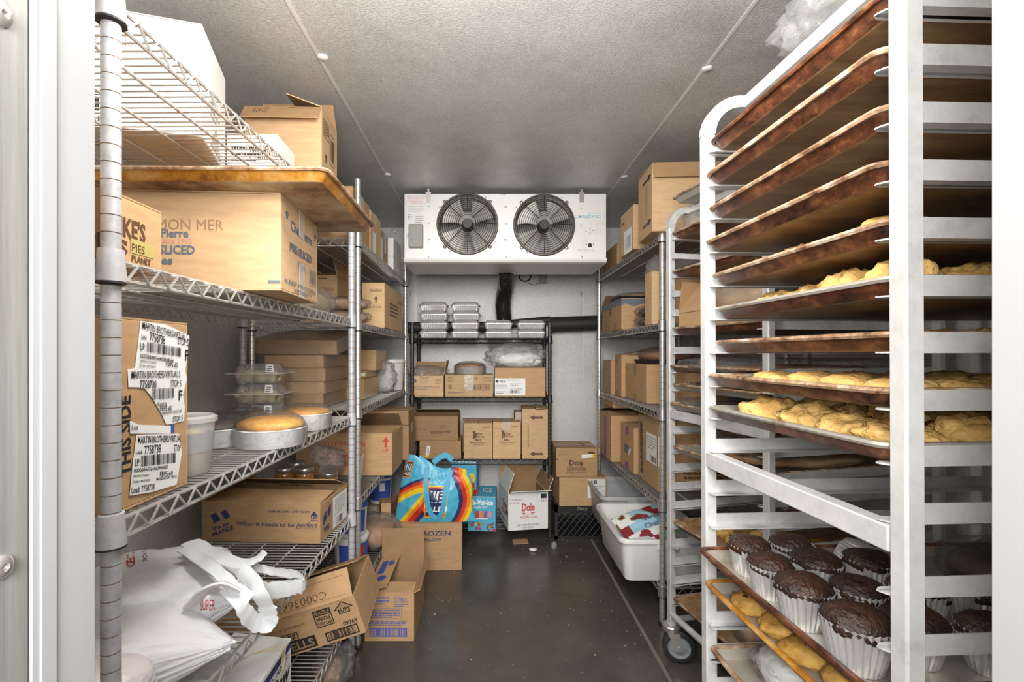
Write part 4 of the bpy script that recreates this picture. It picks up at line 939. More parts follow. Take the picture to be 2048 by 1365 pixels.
# --- shelf 4 (.56)
w_, d_, h_ = .415, .25, .132
o = carton('long bakery carton with navy slogan, lid ajar, on the fourth shelf', (-.558-w_/2+.004, 1.634+d_/2-.008, zA[1]), w_, d_, h_, math.radians(-4), 'card', {'front': 5, 'back': 22, 'left': 30}, tape=False, flaplen={'left': .10})
p = Print(o, w_, d_, h_)
p.poly('front', [(.075, .66), (.125, .74), (.165, .54), (.11, .46)], 'navy').poly('front', [(.165, .74), (.205, .82), (.25, .64), (.205, .56)], 'navy')
p.text('front', 'Vie de', .09, .24, .34, .44, 'navy', .02, 0, 22).text('front', 'FRANCE', .09, .28, .21, .32, 'navy', .03, 0, 22)
p.text('front', 'When it needs to be', .30, .79, .415, .52, 'navy', .005).text('front', 'perfect', .80, 1.0-.015, .37, .545, 'navy', .0, .45).rect('front', .8, .98, .375, .385, 'navy')
p.text('front', 'KEEP FROZEN -10\u00b0F TO 0\u00b0F', .575, .915, .775, .835, 'navy', .015)
p.poly('front', [(.925, .72), (.955, .83), (.985, .72)], 'navy').text('front', 'UP', .928, .982, .62, .70, 'navy', .03).rect('front', .925, .985, .585, .6, 'navy')
p.text('top', 'THIS END UP', .42, .72, .22, .30, 'navy', .02, 0).lines('top', .42, .7, .12, .18, 1, 'navy').text('top', 'THIS SIDE UP', .42, .72, .78, .86, 'navy', .02, 0, 180)
p.poly('right', [(.1, .62), (.2, .75), (.2, .5), (.1, .4)], 'navy').poly('right', [(.25, .72), (.35, .85), (.35, .6), (.25, .5)], 'navy').text('right', 'VIE', .1, .3, .2, .34, 'navy', .03)
p.rect('right', .42, .97, .08, .92, 'white').bars('right', .55, .8, .12, .32, 'black', 9).lines('right', .5, .9, .4, .85, 7, 'grey'); p.done()
# shopping bags
def bag_body(name, label, loc, size, mat, seed, lean=(0, 0), neck=None, sub=6, amp=.10):
    bm = bmesh.new(); bmesh.ops.create_icosphere(bm, subdivisions=sub, radius=1); sv = Vector((seed, seed*2, seed*3))
    for v in bm.verts:
        p = v.co.copy(); n = p.normalized(); pw = 3.2
        p = n*((abs(n.x)**pw+abs(n.y)**pw+abs(n.z)**pw)**(-1/pw))
        cr = abs(noise.noise(Vector((n.x*2.0, n.y*2, n.z*7))+sv))
        cs = abs(noise.noise(Vector((n.x*4+n.z*3, n.y*4, n.z*4-n.x*2))+sv)); fo = abs(noise.noise(Vector((n.x*8, n.y*9+n.x*4, n.z*8-n.x*6))+sv))
        k = 1+amp*noise.noise(n*2+sv)-amp*.8*cr-amp*.55*cs-amp*.35*fo
        p *= k
        q = Vector((p.x*size[0]/2, p.y*size[1]/2, (max(p.z, -.93)+.93)*size[2]/2))
        if neck:
            t = max(0, (p.x-.30)/.72); t = min(t, 1.15)**1.3
            q.y = q.y*(1-.82*min(1, t))+neck[1]*t; q.z = q.z*(1-.86*min(1, t))+neck[2]*t; q.x += neck[0]*t
        v.co = q
    me = bpy.data.meshes.new(name); bm.to_mesh(me); bm.free(); me.materials.append(M[mat]); me.polygons.foreach_set('use_smooth', [True]*len(me.polygons))
    o = link(name, me, None, loc); return tag(o, label, 'bag', 'white shopping bags')
b1 = bag_body('shopping_bag', 'white plastic shopping bag with knotted handles and red print, front of the lower shelf', (-.76, 1.115, zA[1]), (.44, .34, .155), 'whitebag', 3, neck=(.0, -.03, .085))
def strap(parent, pts, r=.007, flat=.45):
    # smooth the control points
    P = [Vector(p) for p in pts]; out = []
    for i in range(len(P)-1):
        p0 = P[max(0, i-1)]; p1 = P[i]; p2 = P[i+1]; p3 = P[min(len(P)-1, i+2)]
        for k in range(6):
            t = k/6; out.append(.5*((2*p1)+(-p0+p2)*t+(2*p0-5*p1+4*p2-p3)*t*t+(-p0+3*p1-3*p2+p3)*t**3))
    out.append(P[-1])
    rr = [r*(1+.35*noise.noise(Vector((i*.5, r*100, 2)))) for i in range(len(out))]
    return MB().tube(out, rr, 8, flat=flat).build('handle', 'whitebag', parent, True)
def L1(px, py, d): return at(px, py, d)-Vector((-.76, 1.115, zA[1]))
strap(b1, [L1(470, 1125, 1.10), L1(500, 1132, 1.11), L1(530, 1140, 1.13), L1(565, 1147, 1.18), L1(597, 1150, 1.24), L1(609, 1162, 1.25), L1(598, 1172, 1.22), L1(570, 1178, 1.17), L1(540, 1182, 1.12), L1(505, 1180, 1.08), L1(470, 1168, 1.07)], .020, .2)
strap(b1, [L1(455, 1178, 1.02), L1(480, 1205, 1.00), L1(492, 1228, 1.01), L1(510, 1245, 1.04), L1(532, 1249, 1.06), L1(541, 1236, 1.06), L1(533, 1215, 1.05), L1(520, 1190, 1.03), L1(505, 1160, 1.05), L1(480, 1140, 1.06)], .019, .2)
strap(b1, [L1(380, 1085, 1.17), L1(430, 1112, 1.12), L1(480, 1128, 1.09), L1(515, 1118, 1.10), L1(530, 1103, 1.11)], .024, .16)
strap(b1, [L1(385, 1210, 1.0), L1(410, 1180, .99), L1(445, 1168, 1.0), L1(480, 1182, 1.01)], .024, .2)
strap(b1, [L1(370, 1098, 1.12), L1(430, 1140, 1.05), L1(470, 1178, 1.02), L1(500, 1200, 1.02)], .018, .2)
b2 = bag_body('shopping_bag', 'second white plastic shopping bag slumped under the first', (-.72, .925, zA[1]), (.36, .24, .135), 'whitebag', 8, neck=(.02, .07, .03), amp=.06)
b3 = bag_body('shopping_bag', 'pale pinkish plastic bag behind the foreground post at the lower edge', (-.665, .80, zA[1]), (.19, .13, .125), 'pinkbag', 5, amp=.05)
def wrapprint(parent, txt, px0, px1, py0, py1, color, rot=0, bold=.02, dguess=1.0):
    bpy.context.view_layer.update()
    dg = bpy.context.evaluated_depsgraph_get(); bv = BVHTree.FromObject(parent, dg); inv = Matrix.Translation(-parent.location)
    vs, fs = text2d(txt, bold); out = []; ok = []
    for x, y in vs:
        if rot == 90: u, v = px1-(px1-px0)*(y), py1-(py1-py0)*x*1.0; u = px0+(px1-px0)*(y); v = py1-(py1-py0)*x; u = px1-(u-px0)
        elif rot == -90: u, v = px0+(px1-px0)*y, py0+(py1-py0)*x; 
        else: u, v = px0+(px1-px0)*x, py1-(py1-py0)*y
        o_ = Vector((0, 0, H)); dr = (at(u, v, 1)-o_).normalized(); h = bv.ray_cast(inv @ o_, dr)
        if h[0] is None: out.append((0, 0, 0)); ok.append(False)
        else: out.append(tuple(h[0]-dr*.0016)); ok.append(True)
    m = MB(); m.add(out, [f for f in fs if all(ok[i] for i in f)]); return m.build('printed_lettering', 'ink_'+color, parent)
wrapprint(b1, 'ICED', 252, 270, 1098, 1135, 'red', -90, .03); wrapprint(b1, '2 LOCAL', 285, 294, 1092, 1125, 'black', -90, .01)
wrapprint(b1, 'FRESH', 300, 345, 1079, 1092, 'red', 0, .02); wrapprint(b1, 'SAVE', 350, 405, 1074, 1086, 'red', 0, .02)
wrapprint(b1, 'SUPER', 400, 430, 1200, 1222, 'red', 0, .0)
# --- bottom shelf (.18)
w_, d_, h_ = .33, .40, .20
o = carton('white carton of raw cookies with a blue stripe on the bottom shelf', (-.563-w_/2, .975+d_/2, zA[0]), w_, d_, h_, 0, 'card_white', {'left': 0, 'right': 6}, tape=False)
p = Print(o, w_, d_, h_); p.poly('right', [(.0, .78), (0, .92), (1, .99), (1, .90)], 'navy').text('right', 'GOURMET', .60, .95, .77, .85, 'navy', .0).text('right', 'Raw', .70, .98, .50, .74, 'black', .03, .3).text('right', 'Cookies', .55, .98, .22, .45, 'black', .03, .2).text('top', 'KEEP FROZEN', .2, .8, .1, .15, 'grey', 0); p.done()
tw = MB()
for q in range(5): tw.tube([(.0+.02*q, -.12+.03*q, h_+.006), (.06, -.02+.01*q, h_+.03), (.12, .06, h_+.045), (w_/2+.004, .12+.01*q, h_+.02), (w_/2+.008, .13, h_-.05)], .0007, 5)
tw.build('twine', 'palebun', o, True)
b = blob('purple_bag', 'purple snack bag on the bottom shelf beside the white carton', 'bag', (-.84, 1.05, zA[0]), (.12, .16, .24), 'ink_purple', 5, .25)
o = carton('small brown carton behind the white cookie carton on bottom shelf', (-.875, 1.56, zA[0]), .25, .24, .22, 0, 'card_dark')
b = blob('wrapped_meat', 'clear bag of pinkish food on the floor under the bottom shelf edge', 'food', (-.58, 1.76, .0005), (.09, .11, .08), 'meat', 5, .12)
blob('poly_bag', None, None, (.02, 0, -.0), (.14, .17, .12), 'bagfilm', 6, .25, 2.5, 4, parent=b)
# tilted pie-shell carton leaning out of the shelf
w_, d_, h_ = .42, .26, .135
o = carton('tilted pie-shell carton with black lettering leaning out of the bottom shelf', (-.605, 1.70, .235), w_, d_, h_, 0, 'card', {'front': 66, 'back': 20}, tape=False, flaplen={'front': .09}, rot=(0.10, -.30, .02))
p = Print(o, w_, d_, h_)
p.frame_rect('front', .06, .50, .30, .56, 'black', .014).text('front', 'FOODSERVICE', .08, .48, .34, .52, 'black', .01).rect('front', .12, .62, .06, .36, 'black').text('front', 'PIE SHELLS', .15, .60, .10, .31, 'card' if 0 else 'tan', .02)
p.text('front', 'KEEP FROZEN 0\u00b0F (-18\u00b0C) OR BELOW', .12, .58, .66, .73, 'brown', 0).text('front', 'LARD', .24, .36, -.0+.005, .05, 'black', 0)
p.frame_rect('front', .66, .80, .48, .92, 'black', .014).rect('front', .66, .80, .77, .92, 'black').text('front', 'FRAGILE', .67, .79, .79, .89, 'tan', .02).text('front', 'HANDLE', .675, .785, .64, .74, 'black', .02).text('front', 'WITH CARE', .67, .79, .52, .61, 'black', .02)
p.poly('front', [(.82, .78), (.90, .97), (.98, .78), (.945, .78), (.945, .66), (.855, .66), (.855, .78)], 'black').poly('front', [(.838, .79), (.90, .94), (.962, .79), (.935, .79), (.935, .68), (.865, .68), (.865, .79)], 'tan').text('front', 'UP', .873, .93, .70, .80, 'black', .03)
p.frame_rect('front', .70, .96, .08, .32, 'black', .02).bars('front', .72, .94, .11, .29, 'black', 22).text('front', '09269', .86, .97, .36, .46, 'black', .01); p.done()
fp = [c for c in o.children if c.name.startswith('flap')][0]; q = MB()
vs, fs = text2d('C000366689', -.01); q.add([(w_*(.30-.50*x), .040-.024*y, .0036) for x, y in vs], fs)
for y in (.012, .07): q.add([(-w_*.3, y, .0036), (w_*.45, y, .0036), (w_*.45, y+.001, .0036), (-w_*.3, y+.001, .0036)], [(0,1,2,3)])
q.build('printed_lettering', 'ink_brown', fp)
# floor cartons
o, W, D, h = pbox('open tall carton with blue print standing on the aisle floor', 729, 828, 2.0, 1186, .0008, .33, math.radians(0), mat='card', flaps={'front': 8, 'back': 88, 'left': 14, 'right': 150}, tape=False, flaplen={'back': .15, 'left': .095, 'right': .03, 'front': .07})
p = Print(o, W, D, h)
p.text('front', '27882', .60, .86, .80, .90, 'blue', .0).lines('front', .05, .5, .74, .92, 3, 'blue').ellipse('front', .06, .78, .04, .06, 'blue').lines('front', .6, .88, .70, .78, 2, 'blue').frame_rect('front', .22, .75, .46, .68, 'blue', .006).lines('front', .06, .72, .48, .66, 5, 'blue', 3).lines('front', .04, .85, .32, .42, 3, 'blue', 5)
p.frame_rect('front', .1, .86, .10, .28, 'blue', .02).bars('front', .13, .83, .12, .26, 'blue', 30); p.done()
fl_ = [c for c in o.children if c.name.startswith('flap')]
q = MB()
for (y0, y1, x0, x1) in ((.02, .05, -.11, .02), (.055, .08, -.1, -.05)): q.add([(x0, y0, .0036), (x1, y0, .0036), (x1, y1, .0036), (x0, y1, .0036)], [(0,1,2,3)])
q.add([(.07+.024*math.cos(k*.524), .05+.024*math.sin(k*.524), .0036) for k in range(12)], [tuple(range(12))]); q.build('printed_lettering', 'ink_blue', fl_[2])
o, W, D, h = pbox('plain carton marked frozen on the floor in front of the colourful bag', 780, 922, 2.65, 1050, .0008, .26, math.radians(2), mat='card', tape=False)
p = Print(o, W, D, h); p.text('front', 'KEEP FROZEN', .10, .84, .76, .86, 'navy', .02).text('front', '0 OR BELOW', .30, .71, .64, .71, 'navy', .015).text('right', 'UP', .3, .7, .7, .85, 'navy'); p.done()
# ================================================================== second left unit (B)
o, W, D, h = pbox('brown carton on the top shelf just behind the chrome post', 560, 706, 2.02, 374, zB[4], .28, 0, mat='card')
o, W, D, h = pbox('brown taped carton with white label in the middle of top left shelf', 600, 741, 2.34, 420, zB[4], .22, 0, mat='card_light'); p = Print(o, W, D, h); p.rect('right', .2, .5, .1, .6, 'white'); p.done()
o, W, D, h = pbox('brown carton with paper labels next to the white cartons, top left shelf', 620, 757, 2.58, 455, zB[4], .24, 0, mat='card'); p = Print(o, W, D, h); p.rect('right', .15, .45, .15, .8, 'white').rect('right', .6, .8, .5, 1., 'white'); p.done()
for k, l in enumerate(('lower', 'upper')):
    carton('white carton at the far end of the top left shelf, %s of two' % l, (-.56-.14, 2.98, zB[4]+k*.112), .28, .24, .107, 0, 'card_white', tape=False, group='stacked white cartons')
o, W, D, h = pbox('carton with raised flap marked utensils on the second shelf', 600, 674, 2.33, 552, zB[3], .25, 0, mat='card', flaps={'right': 75, 'left': 8, 'front': 15}, tape=False); p = Print(o, W, D, h)
p.text('front', 'UTENSILS', .52, .92, .70, .77, 'brown', .0).lines('front', .5, .9, .92, .98, 1, 'brown').text('front', 'us', .05, .3, .35, .5, 'brown', .02); p.done()
for k, (x0, x1, d, yt, l) in enumerate(((682, 722, 2.52, 572, 'carton marked fragile behind the chrome posts on second shelf'), (724, 769, 2.42, 567, 'carton marked fragile with an up arrow at the end of second shelf'))):
    o, W, D, h = pbox(l, x0, x1, d, yt, zB[3], (.3, .50)[k], 0, mat='card_light', tape=False); p = Print(o, W, D, h)
    p.text('front', 'FRAGILE', .15 if k == 0 else .35, .6 if k == 0 else .88, .80, .87, 'brown', .02).arrow('front', .36 if k == 0 else .62, .64, .1 if k == 0 else .09, .08, 'brown').text('front', 'SHELLS', .3, .85, .44, .49, 'brown', 0)
    if k: p.lines('right', .25, .75, .3, .65, 4, 'brown', 2).text('right', 'FRAGILE', .7, .95, .72, .78, 'brown')
    p.done()
for k, l in enumerate(('lower', 'upper')):
    b = blob('bread_loaf', 'plastic-wrapped loaf of bread behind the posts on second shelf, %s of two' % l, 'bread', (-.62, 2.10, zB[3]+k*.058), (.19, .11, .055), 'meat', k+2, .1)
    blob('poly_bag', None, None, (0, 0, -.001), (.215, .13, .062), 'film', k+5, .1, 3, 4, parent=b)
b = blob('bag_of_rolls', 'clear bag of pale rolls beside the large pie carton on second shelf', 'bread', (-.62, 1.70, zA[3]), (.09, .2, .075), 'palebun', 3, .15); blob('poly_bag', None, None, (0, 0, -.001), (.12, .26, .095), 'bagfilm', 8, .2, 3, 4, parent=b)
# stack of wrapped flat boxes on B3
zz = zB[2]
specs = ((523, 645, .054), (530, 646, .047), (530, 651, .052), (529, 645, .05))
for k, (x0, x1, h) in enumerate(specs):
    d = 1.985; o = carton('flat brown box in shrink wrap, %s of the stack of five' % ('lowest', 'second', 'third', 'fourth')[k], ((wx(x0, d)+wx(x1, d))/2, d+.16, zz), wx(x1, d)-wx(x0, d), .32, h, math.radians((0, 1, -1, .5)[k]), 'card_wrap', tape=False, group='shrink-wrapped flat boxes')
    zz += h+.0042
    MB().box(-.131, .131, -.163, .163, -.0004, h+.0035).build('shrink_wrap', 'film', o)
d = 1.975; o = carton('flat brown box in shrink wrap tilted on top of the stack', (wx(586, d), d+.17, zz+.028), wx(672, d)-wx(500, d), .32, .056, 0, 'card_wrap', tape=False, group='shrink-wrapped flat boxes', rot=(.16, .015, 0))
MB().box(-.18, .18, -.163, .163, -.0004, .0595).build('shrink_wrap', 'film', o)
o, W, D, h = pbox('brown wrapped carton behind the posts on the third shelf', 672, 728, 2.34, 760, zB[2], .3, 0, mat='card_wrap', tape=False)
o.location.z = zB[2]; p = Print(o, W, D, h)
o2, W, D, h2 = pbox('small brown box with a yellow-edged label on the third left shelf', 680, 733, 2.42, 745, zB[2]+h+.005, .2, 0, mat='card_wrap', tape=False); p = Print(o2, W, D, h2); p.rect('front', .7, .95, .3, .8, 'white').rect('front', .7, .95, .3, .42, 'yellow'); p.done()
o3, W, D, h3 = pbox('brown box on top of the wrapped boxes on the third left shelf', 690, 752, 2.50, 702, zB[2]+h+h2+.011, .25, 0, mat='card_wrap', tape=False)
b = blob('crumpled_wrap', 'crumpled clear wrap around the boxes beside the white bucket', 'plastic', (-.60, 2.72, zB[2]), (.16, .14, .19), 'bagfilm', 3, .3, 3, 4)
u = thing('bucket', 'white plastic bucket with lid at the end of the third left shelf', 'bucket', (wx(780, 2.95), 2.95, zB[2]))
MB().lathe([(.072, 0), (.076, .003), (.086, .17), (.086, .175)], 32, True, True).build('bucket_wall', 'bucket', u, True); MB().lathe([(.090, .168), (.0925, .17), (.0925, .187), (.088, .19), (.084, .186), (.001, .186)], 32, True, False).build('lid', 'bucket', u, True)
# B4: cookie carton, jars
o, W, D, h = pbox('cookie carton with red lettering and red up arrow on the fourth shelf', 592, 784, 2.34, 868, zB[1], .28, 0, mat='card', flaps={'front': 6, 'back': 35}, tape=False); p = Print(o, W, D, h)
p.text('front', 'KEEP FROZEN', .29, .72, .70, .80, 'red', .0).arrow('front', .935, .80, .035, .13, 'red').text('front', 'UP', .905, .965, .55, .64, 'red', .02).frame_rect('front', .28, .72, .15, .62, 'red', .008).text('front', "David's", .32, .70, .38, .56, 'red', .03).text('front', 'Cookies', .36, .68, .22, .34, 'red', .0); p.done()
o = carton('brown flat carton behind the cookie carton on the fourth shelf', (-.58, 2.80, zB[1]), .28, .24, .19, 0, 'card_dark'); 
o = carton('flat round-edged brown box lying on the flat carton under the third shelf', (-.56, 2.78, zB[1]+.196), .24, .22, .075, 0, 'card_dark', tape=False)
tr = carton('shallow white tray under the jars on the fourth left shelf', (-.74, 2.06, zB[1]), .34, .16, .02, 0, 'card_light', {}, tape=False, name='tray', cat='tray')
for k, (px, d, tilt, l) in enumerate(((569, 2.02, 0, 'left one'), (609, 2.02, 0, 'middle one'), (655, 2.05, .35, 'tilted right one'), (592, 2.12, 0, 'one behind the others'))):
    u = thing('jar', 'glass jar of brown preserve with metal lid behind the bakery carton, %s' % l, 'jar', (wx(px, d), d, zB[1]+.006), 0, 'preserve jars', (tilt, tilt*.5, 0))
    MB().lathe([(.034, 0), (.038, .004), (.039, .07), (.037, .085), (.034, .092)], 24).build('jar_glass', 'jar', u, True); MB().lathe([(.037, .09), (.0385, .092), (.0385, .108), (.036, .111), (.031, .1095), (.001, .1095)], 24, True, False).build('lid', 'lidmetal', u, True)
b = blob('plastic_sleeve', 'crumpled clear plastic over the preserve jars', 'plastic', (-.73, 2.14, zB[1]+.09), (.15, .1, .09), 'bagfilm', 12, .35, 3, 4, rot=(0, .3, 0))
m = MB().box(-.0015, .0015, -.05, .05, 0, .16); tag(m.build('paper_pouch', 'ink_white', None, False, (-.555, 2.03, zB[1]-.0), (0, .12, 0)), 'white and yellow paper pouch standing behind the chrome post', 'pouch'); 
# B5: tubs, bread bag
def tub(label, X, Y, z, r, h, k):
    u = thing('icing_tub', label, 'tub', (X, Y, z), k*.5-.4)
    MB().lathe([(r*.9, 0), (r*.92, .002), (r, h-.012)], 28, True, True).build('tub_wall', 'ink_white', u, True); MB().lathe([(r+.001, h-.016), (r+.004, h-.015), (r+.004, h-.002), (r, h), (r-.004, h-.004), (.001, h-.004)], 28, True, False).build('lid', 'ink_white' if k else 'ink_blue', u, True)
    vs = []; n = 14
    for i in range(n+1):
        a = math.radians(-125+i*9.5)
        for z_ in (.12*h, .82*h): rr = r*(.92+.08*z_/h)+.0008; vs.append((rr*math.cos(a), rr*math.sin(a), z_))
    MB().add(vs, [(2*i, 2*i+2, 2*i+3, 2*i+1) for i in range(n)]).build('printed_label', 'ink_blue', u)
    vs = []
    for i in range(5):
        a = math.radians(-60+i*7)
        for z_ in (.45*h, .75*h): rr = r*(.92+.08*z_/h)+.0016; vs.append((rr*math.cos(a), rr*math.sin(a), z_))
    MB().add(vs, [(2*i, 2*i+2, 2*i+3, 2*i+1) for i in range(4)]).build('printed_mark', 'ink_red' if k else 'ink_white', u)
    return u
tub('blue and white icing tub behind the posts, lower of the stack', -.625, 2.20, zB[0], .075, .15, 1); tub('blue icing tub behind the posts, upper of the stack', -.63, 2.21, zB[0]+.152, .075, .14, 0)
tub('small white tub with blue lid under the fourth left shelf', -.625, 2.80, zB[0]+.115, .065, .16, 0)
o = carton('low brown carton carrying the blue-lidded tub on the bottom left shelf', (-.65, 2.83, zB[0]), .2, .22, .105, 0, 'card_dark')
b = blob('bag_of_bread', 'clear bag of brown rolls on the bottom left shelf', 'bread', (-.575, 2.46, zB[0]), (.2, .22, .12), 'bread', 6, .15); blob('poly_bag', None, None, (0, 0, -.001), (.23, .26, .15), 'bagfilm', 8, .15, 3, 4, parent=b)
o = carton('narrow brown packet standing left of the colourful bag', (-.560, 2.62, zB[0]), .05, .1, .17, .3, 'card', tape=False, name='paper_packet', cat='packet')

# ================================================================== back unit (C)
zC = [z+.001 for z in ZCU]; DC = 3.14
# foil containers with clear lids
fm = MB(); L = []; n = 0
def ribbed(w, d, r, z, am, seg=40):
    base = rrect(w, d, r, 4, z); pts = []
    # resample to many points, add ribs
    P = [Vector(q) for q in base]; per = sum((P[i]-P[i-1]).length for i in range(len(P))); N = 96; out = []; step = per/N; i = 0; acc = 0; cur = P[0].copy(); nxt = 1
    for k in range(N):
        out.append(cur.copy()); rem = step
        while rem > 1e-9:
            seg_ = P[nxt % len(P)]-cur
            if seg_.length <= rem: rem -= seg_.length; cur = P[nxt % len(P)].copy(); nxt += 1
            else: cur = cur+seg_.normalized()*rem; rem = 0
    for k, q in enumerate(out):
        s = 1+(am if k % 2 else -am); pts.append((q.x*s, q.y*s, q.z))
    return pts
fm.loops([ribbed(.166, .126, .015, 0, .014), ribbed(.180, .140, .018, .032, .014), ribbed(.182, .142, .018, .0325, 0), ribbed(.198, .158, .02, .033, 0), ribbed(.198, .158, .02, .035, 0), ribbed(.180, .140, .018, .035, 0)], cap1=False)
fme = fm.mesh('foil_tray', 'foil'); lm = MB(); lm.loops([rrect(.190, .150, .018, 4, .0355), rrect(.182, .142, .018, 4, .040), rrect(.150, .112, .015, 4, .059)], cap0=False); lme = lm.mesh('clear_lid', 'lidclear', True)
cols = ((866, 4), (931, 4), (997, 2), (1063, 2)); ords = ('lowest', 'second', 'third', 'top')
for ci, (px, nn) in enumerate(cols):
    for k in range(nn):
        u = thing('foil_container', 'foil container with clear lid, %s in the %s stack from the left' % (('lowest', 'upper')[k] if nn == 2 else ords[k], ('first', 'second', 'third', 'fourth')[ci]), 'container', (wx(px, DC)+random.uniform(-.004, .004), DC+.10, zC[3]+k*.0605), random.uniform(-.03, .03), 'foil containers on the black shelf')
        link('foil_tray', fme, u); link('clear_lid', lme, u)
        blob('brownie', None, None, (0, 0, .004), (.15, .11, .035), 'choccake', ci+k, .08, parent=u)
# shelf 2
o, W, D, h = pbox('small printed carton with plastic liner spilling out, left on black shelf', 822, 887, DC, 752, zC[2], .2, 0, mat='card_light', flaps={'back': 95, 'right': 100, 'left': 100}, tape=False, flaplen={'back': .09, 'right': .1, 'left': .06}); p = Print(o, W, D, h)
p.ellipse('front', .12, .75, .055, .09, 'slate').text('front', 'Chicken Pie, Shrimp', .22, .55, .75, .81, 'slate', 0).text('front', 'Mince Pie 12 oz', .22, .5, .66, .72, 'slate', 0).lines('front', .75, .93, .62, .84, 4, 'slate').lines('front', .07, .9, .33, .5, 3, 'slate', 2).text('front', 'Net Weight', .07, .22, .13, .18, 'black', 0).text('front', 'NET WT. 20 LBS 9.07 KG', .07, .57, .04, .09, 'black', 0); p.done()
blob('plastic_liner', None, None, (-.01, -.01, h-.02), (W+.05, .22, .085), 'bagfilm', 5, .22, 3, 4, parent=o)
o, W, D, h = pbox('taped carton with barcode under the round cake tin', 890, 986, DC, 751, zC[2], .22, 0, mat='card_light', tape=False); p = Print(o, W, D, h)
p.text('front', 'BLEND', .06, .15, .84, .9, 'brown', 0).lines('front', .06, .2, .7, .8, 2, 'brown').lines('front', .07, .14, .36, .56, 4, 'brown', 3, .6).lines('front', .06, .38, .12, .22, 2, 'brown').arrow('front', .625, .84, .015, .1, 'brown').arrow('front', .66, .84, .015, .1, 'brown').rect('front', .78, .97, .83, .92, 'tan').text('front', '16662', .79, .97, .7, .79, 'brown', .0).frame_rect('front', .5, .94, .3, .58, 'brown', .012).bars('front', .54, .92, .34, .54, 'brown', 30).ellipse('front', .42, .35, .04, .08, 'tan'); p.done()
MB().box(-.03, .03, -D/2-.0024, -D/2-.0016, .04, h).build('tape', 'tape', o)
cake('round cake in a tin under cling film on the barcode carton', wx(940, DC+.11), DC+.11, zC[2]+h+.0045, .105, .05, 'tincake', 'bread', .035, 6, name='cake_in_tin')
o, W, D, h = pbox('carton with large white paper label under the plastic bag', 990, 1091, DC, 737, zC[2], .22, 0, mat='card', tape=False); p = Print(o, W, D, h)
p.rect('front', .0, .60, .05, .65, 'white').ellipse('front', .04, .54, .03, .05, 'black').text('front', '05524', .09, .21, .5, .58, 'black', .03).text('front', 'THE CAESAR DIP MIX', .22, .5, .56, .60, 'black', 0).lines('front', .02, .25, .28, .46, 4, 'grey').lines('front', .3, .52, .38, .48, 2, 'grey').bars('front', .29, .51, .13, .23, 'black', 26).text('front', '(90) 4 07080080', .31, .53, .25, .29, 'black', 0).lines('front', .02, .22, .1, .2, 2, 'black'); p.done()
b = blob('cup_sleeve', 'sleeve of cups inside a clear plastic bag on the labelled carton', 'cups', (wx(1040, DC+.1), DC+.12, zC[2]+h+.0045), (.30, .12, .10), 'palebun', 3, .1); b.material_slots[0].link = 'OBJECT'; b.material_slots[0].material = M['ink_white']
blob('poly_bag', None, None, (-.03, 0, -.001), (.38, .17, .165), 'bagfilm', 9, .28, 2.4, 4, parent=b)
# shelf 3
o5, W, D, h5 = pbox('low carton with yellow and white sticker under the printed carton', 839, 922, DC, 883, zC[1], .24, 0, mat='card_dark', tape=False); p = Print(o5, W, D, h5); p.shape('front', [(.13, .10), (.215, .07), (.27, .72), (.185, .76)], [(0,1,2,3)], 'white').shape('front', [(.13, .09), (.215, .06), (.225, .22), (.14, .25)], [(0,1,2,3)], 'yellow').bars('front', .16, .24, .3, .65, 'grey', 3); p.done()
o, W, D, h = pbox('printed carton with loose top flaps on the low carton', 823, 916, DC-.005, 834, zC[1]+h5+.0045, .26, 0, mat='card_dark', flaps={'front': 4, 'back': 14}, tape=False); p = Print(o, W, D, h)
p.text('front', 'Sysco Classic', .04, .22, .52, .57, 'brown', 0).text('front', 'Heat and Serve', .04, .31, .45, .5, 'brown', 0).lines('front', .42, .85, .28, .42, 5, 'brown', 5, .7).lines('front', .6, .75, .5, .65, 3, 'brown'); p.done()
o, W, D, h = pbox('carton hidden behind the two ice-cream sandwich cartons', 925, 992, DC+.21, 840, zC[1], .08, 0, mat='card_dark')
for k, (x0, x1, yt) in enumerate(((928, 985, 848), (986, 1041, 846))):
    o, W, D, h = pbox('ice-cream sandwich carton with a rabbit logo, %s of the pair' % ('left', 'right')[k], x0, x1, DC, yt, zC[1], .2, 0, mat='card_light', tape=(k == 1)); p = Print(o, W, D, h)
    p.text('front', '12 CT', .08, .26, .88, .91, 'brown', 0).text('front', '6 FL OZ', .08, .3, .83, .86, 'brown', 0).text('front', '000000', .66, .9, .87, .91, 'brown', 0)
    p.text('front', 'B', .30, .46, .58, .74, 'brown', .05, .2).text('front', 'lue', .47, .64, .67, .75, 'brown', .02, .2).text('front', 'Bunny', .47, .74, .59, .66, 'brown', .02, .2).poly('front', [(.32, .73), (.27, .78), (.33, .77), (.31, .82), (.37, .78), (.42, .79), (.4, .73)], 'brown')
    p.text('front', 'BIG', .40, .60, .50, .56, 'brown', .04).text('front', 'MISSISSIPPI MUD', .22, .78, .44, .475, 'brown', .01).text('front', 'SANDWICH', .3, .7, .39, .425, 'brown', .01); p.done()
o, W, D, h = pbox('tall carton with two bold left-pointing arrows beside the black post', 1046, 1099, DC, 820, zC[1], .26, math.radians(-2), mat='card_light', flaps={'left': 0, 'right': 5}, tape=False); p = Print(o, W, D, h)
for v in (.84, .10): p.poly('front', [(.26, v), (.46, v+.05), (.46, v+.022), (.78, v+.022), (.78, v-.022), (.46, v-.022), (.46, v-.05)], 'brown')
p.text('front', 'KEEP FROZEN PRODUCT', .20, .25, .24, .72, 'brown', .01, 0, 90); p.done()
o, W, D, h = pbox('brown carton behind the tall arrow carton', 1030, 1046, DC+.13, 826, zC[1], .15, 0, mat='card_dark')
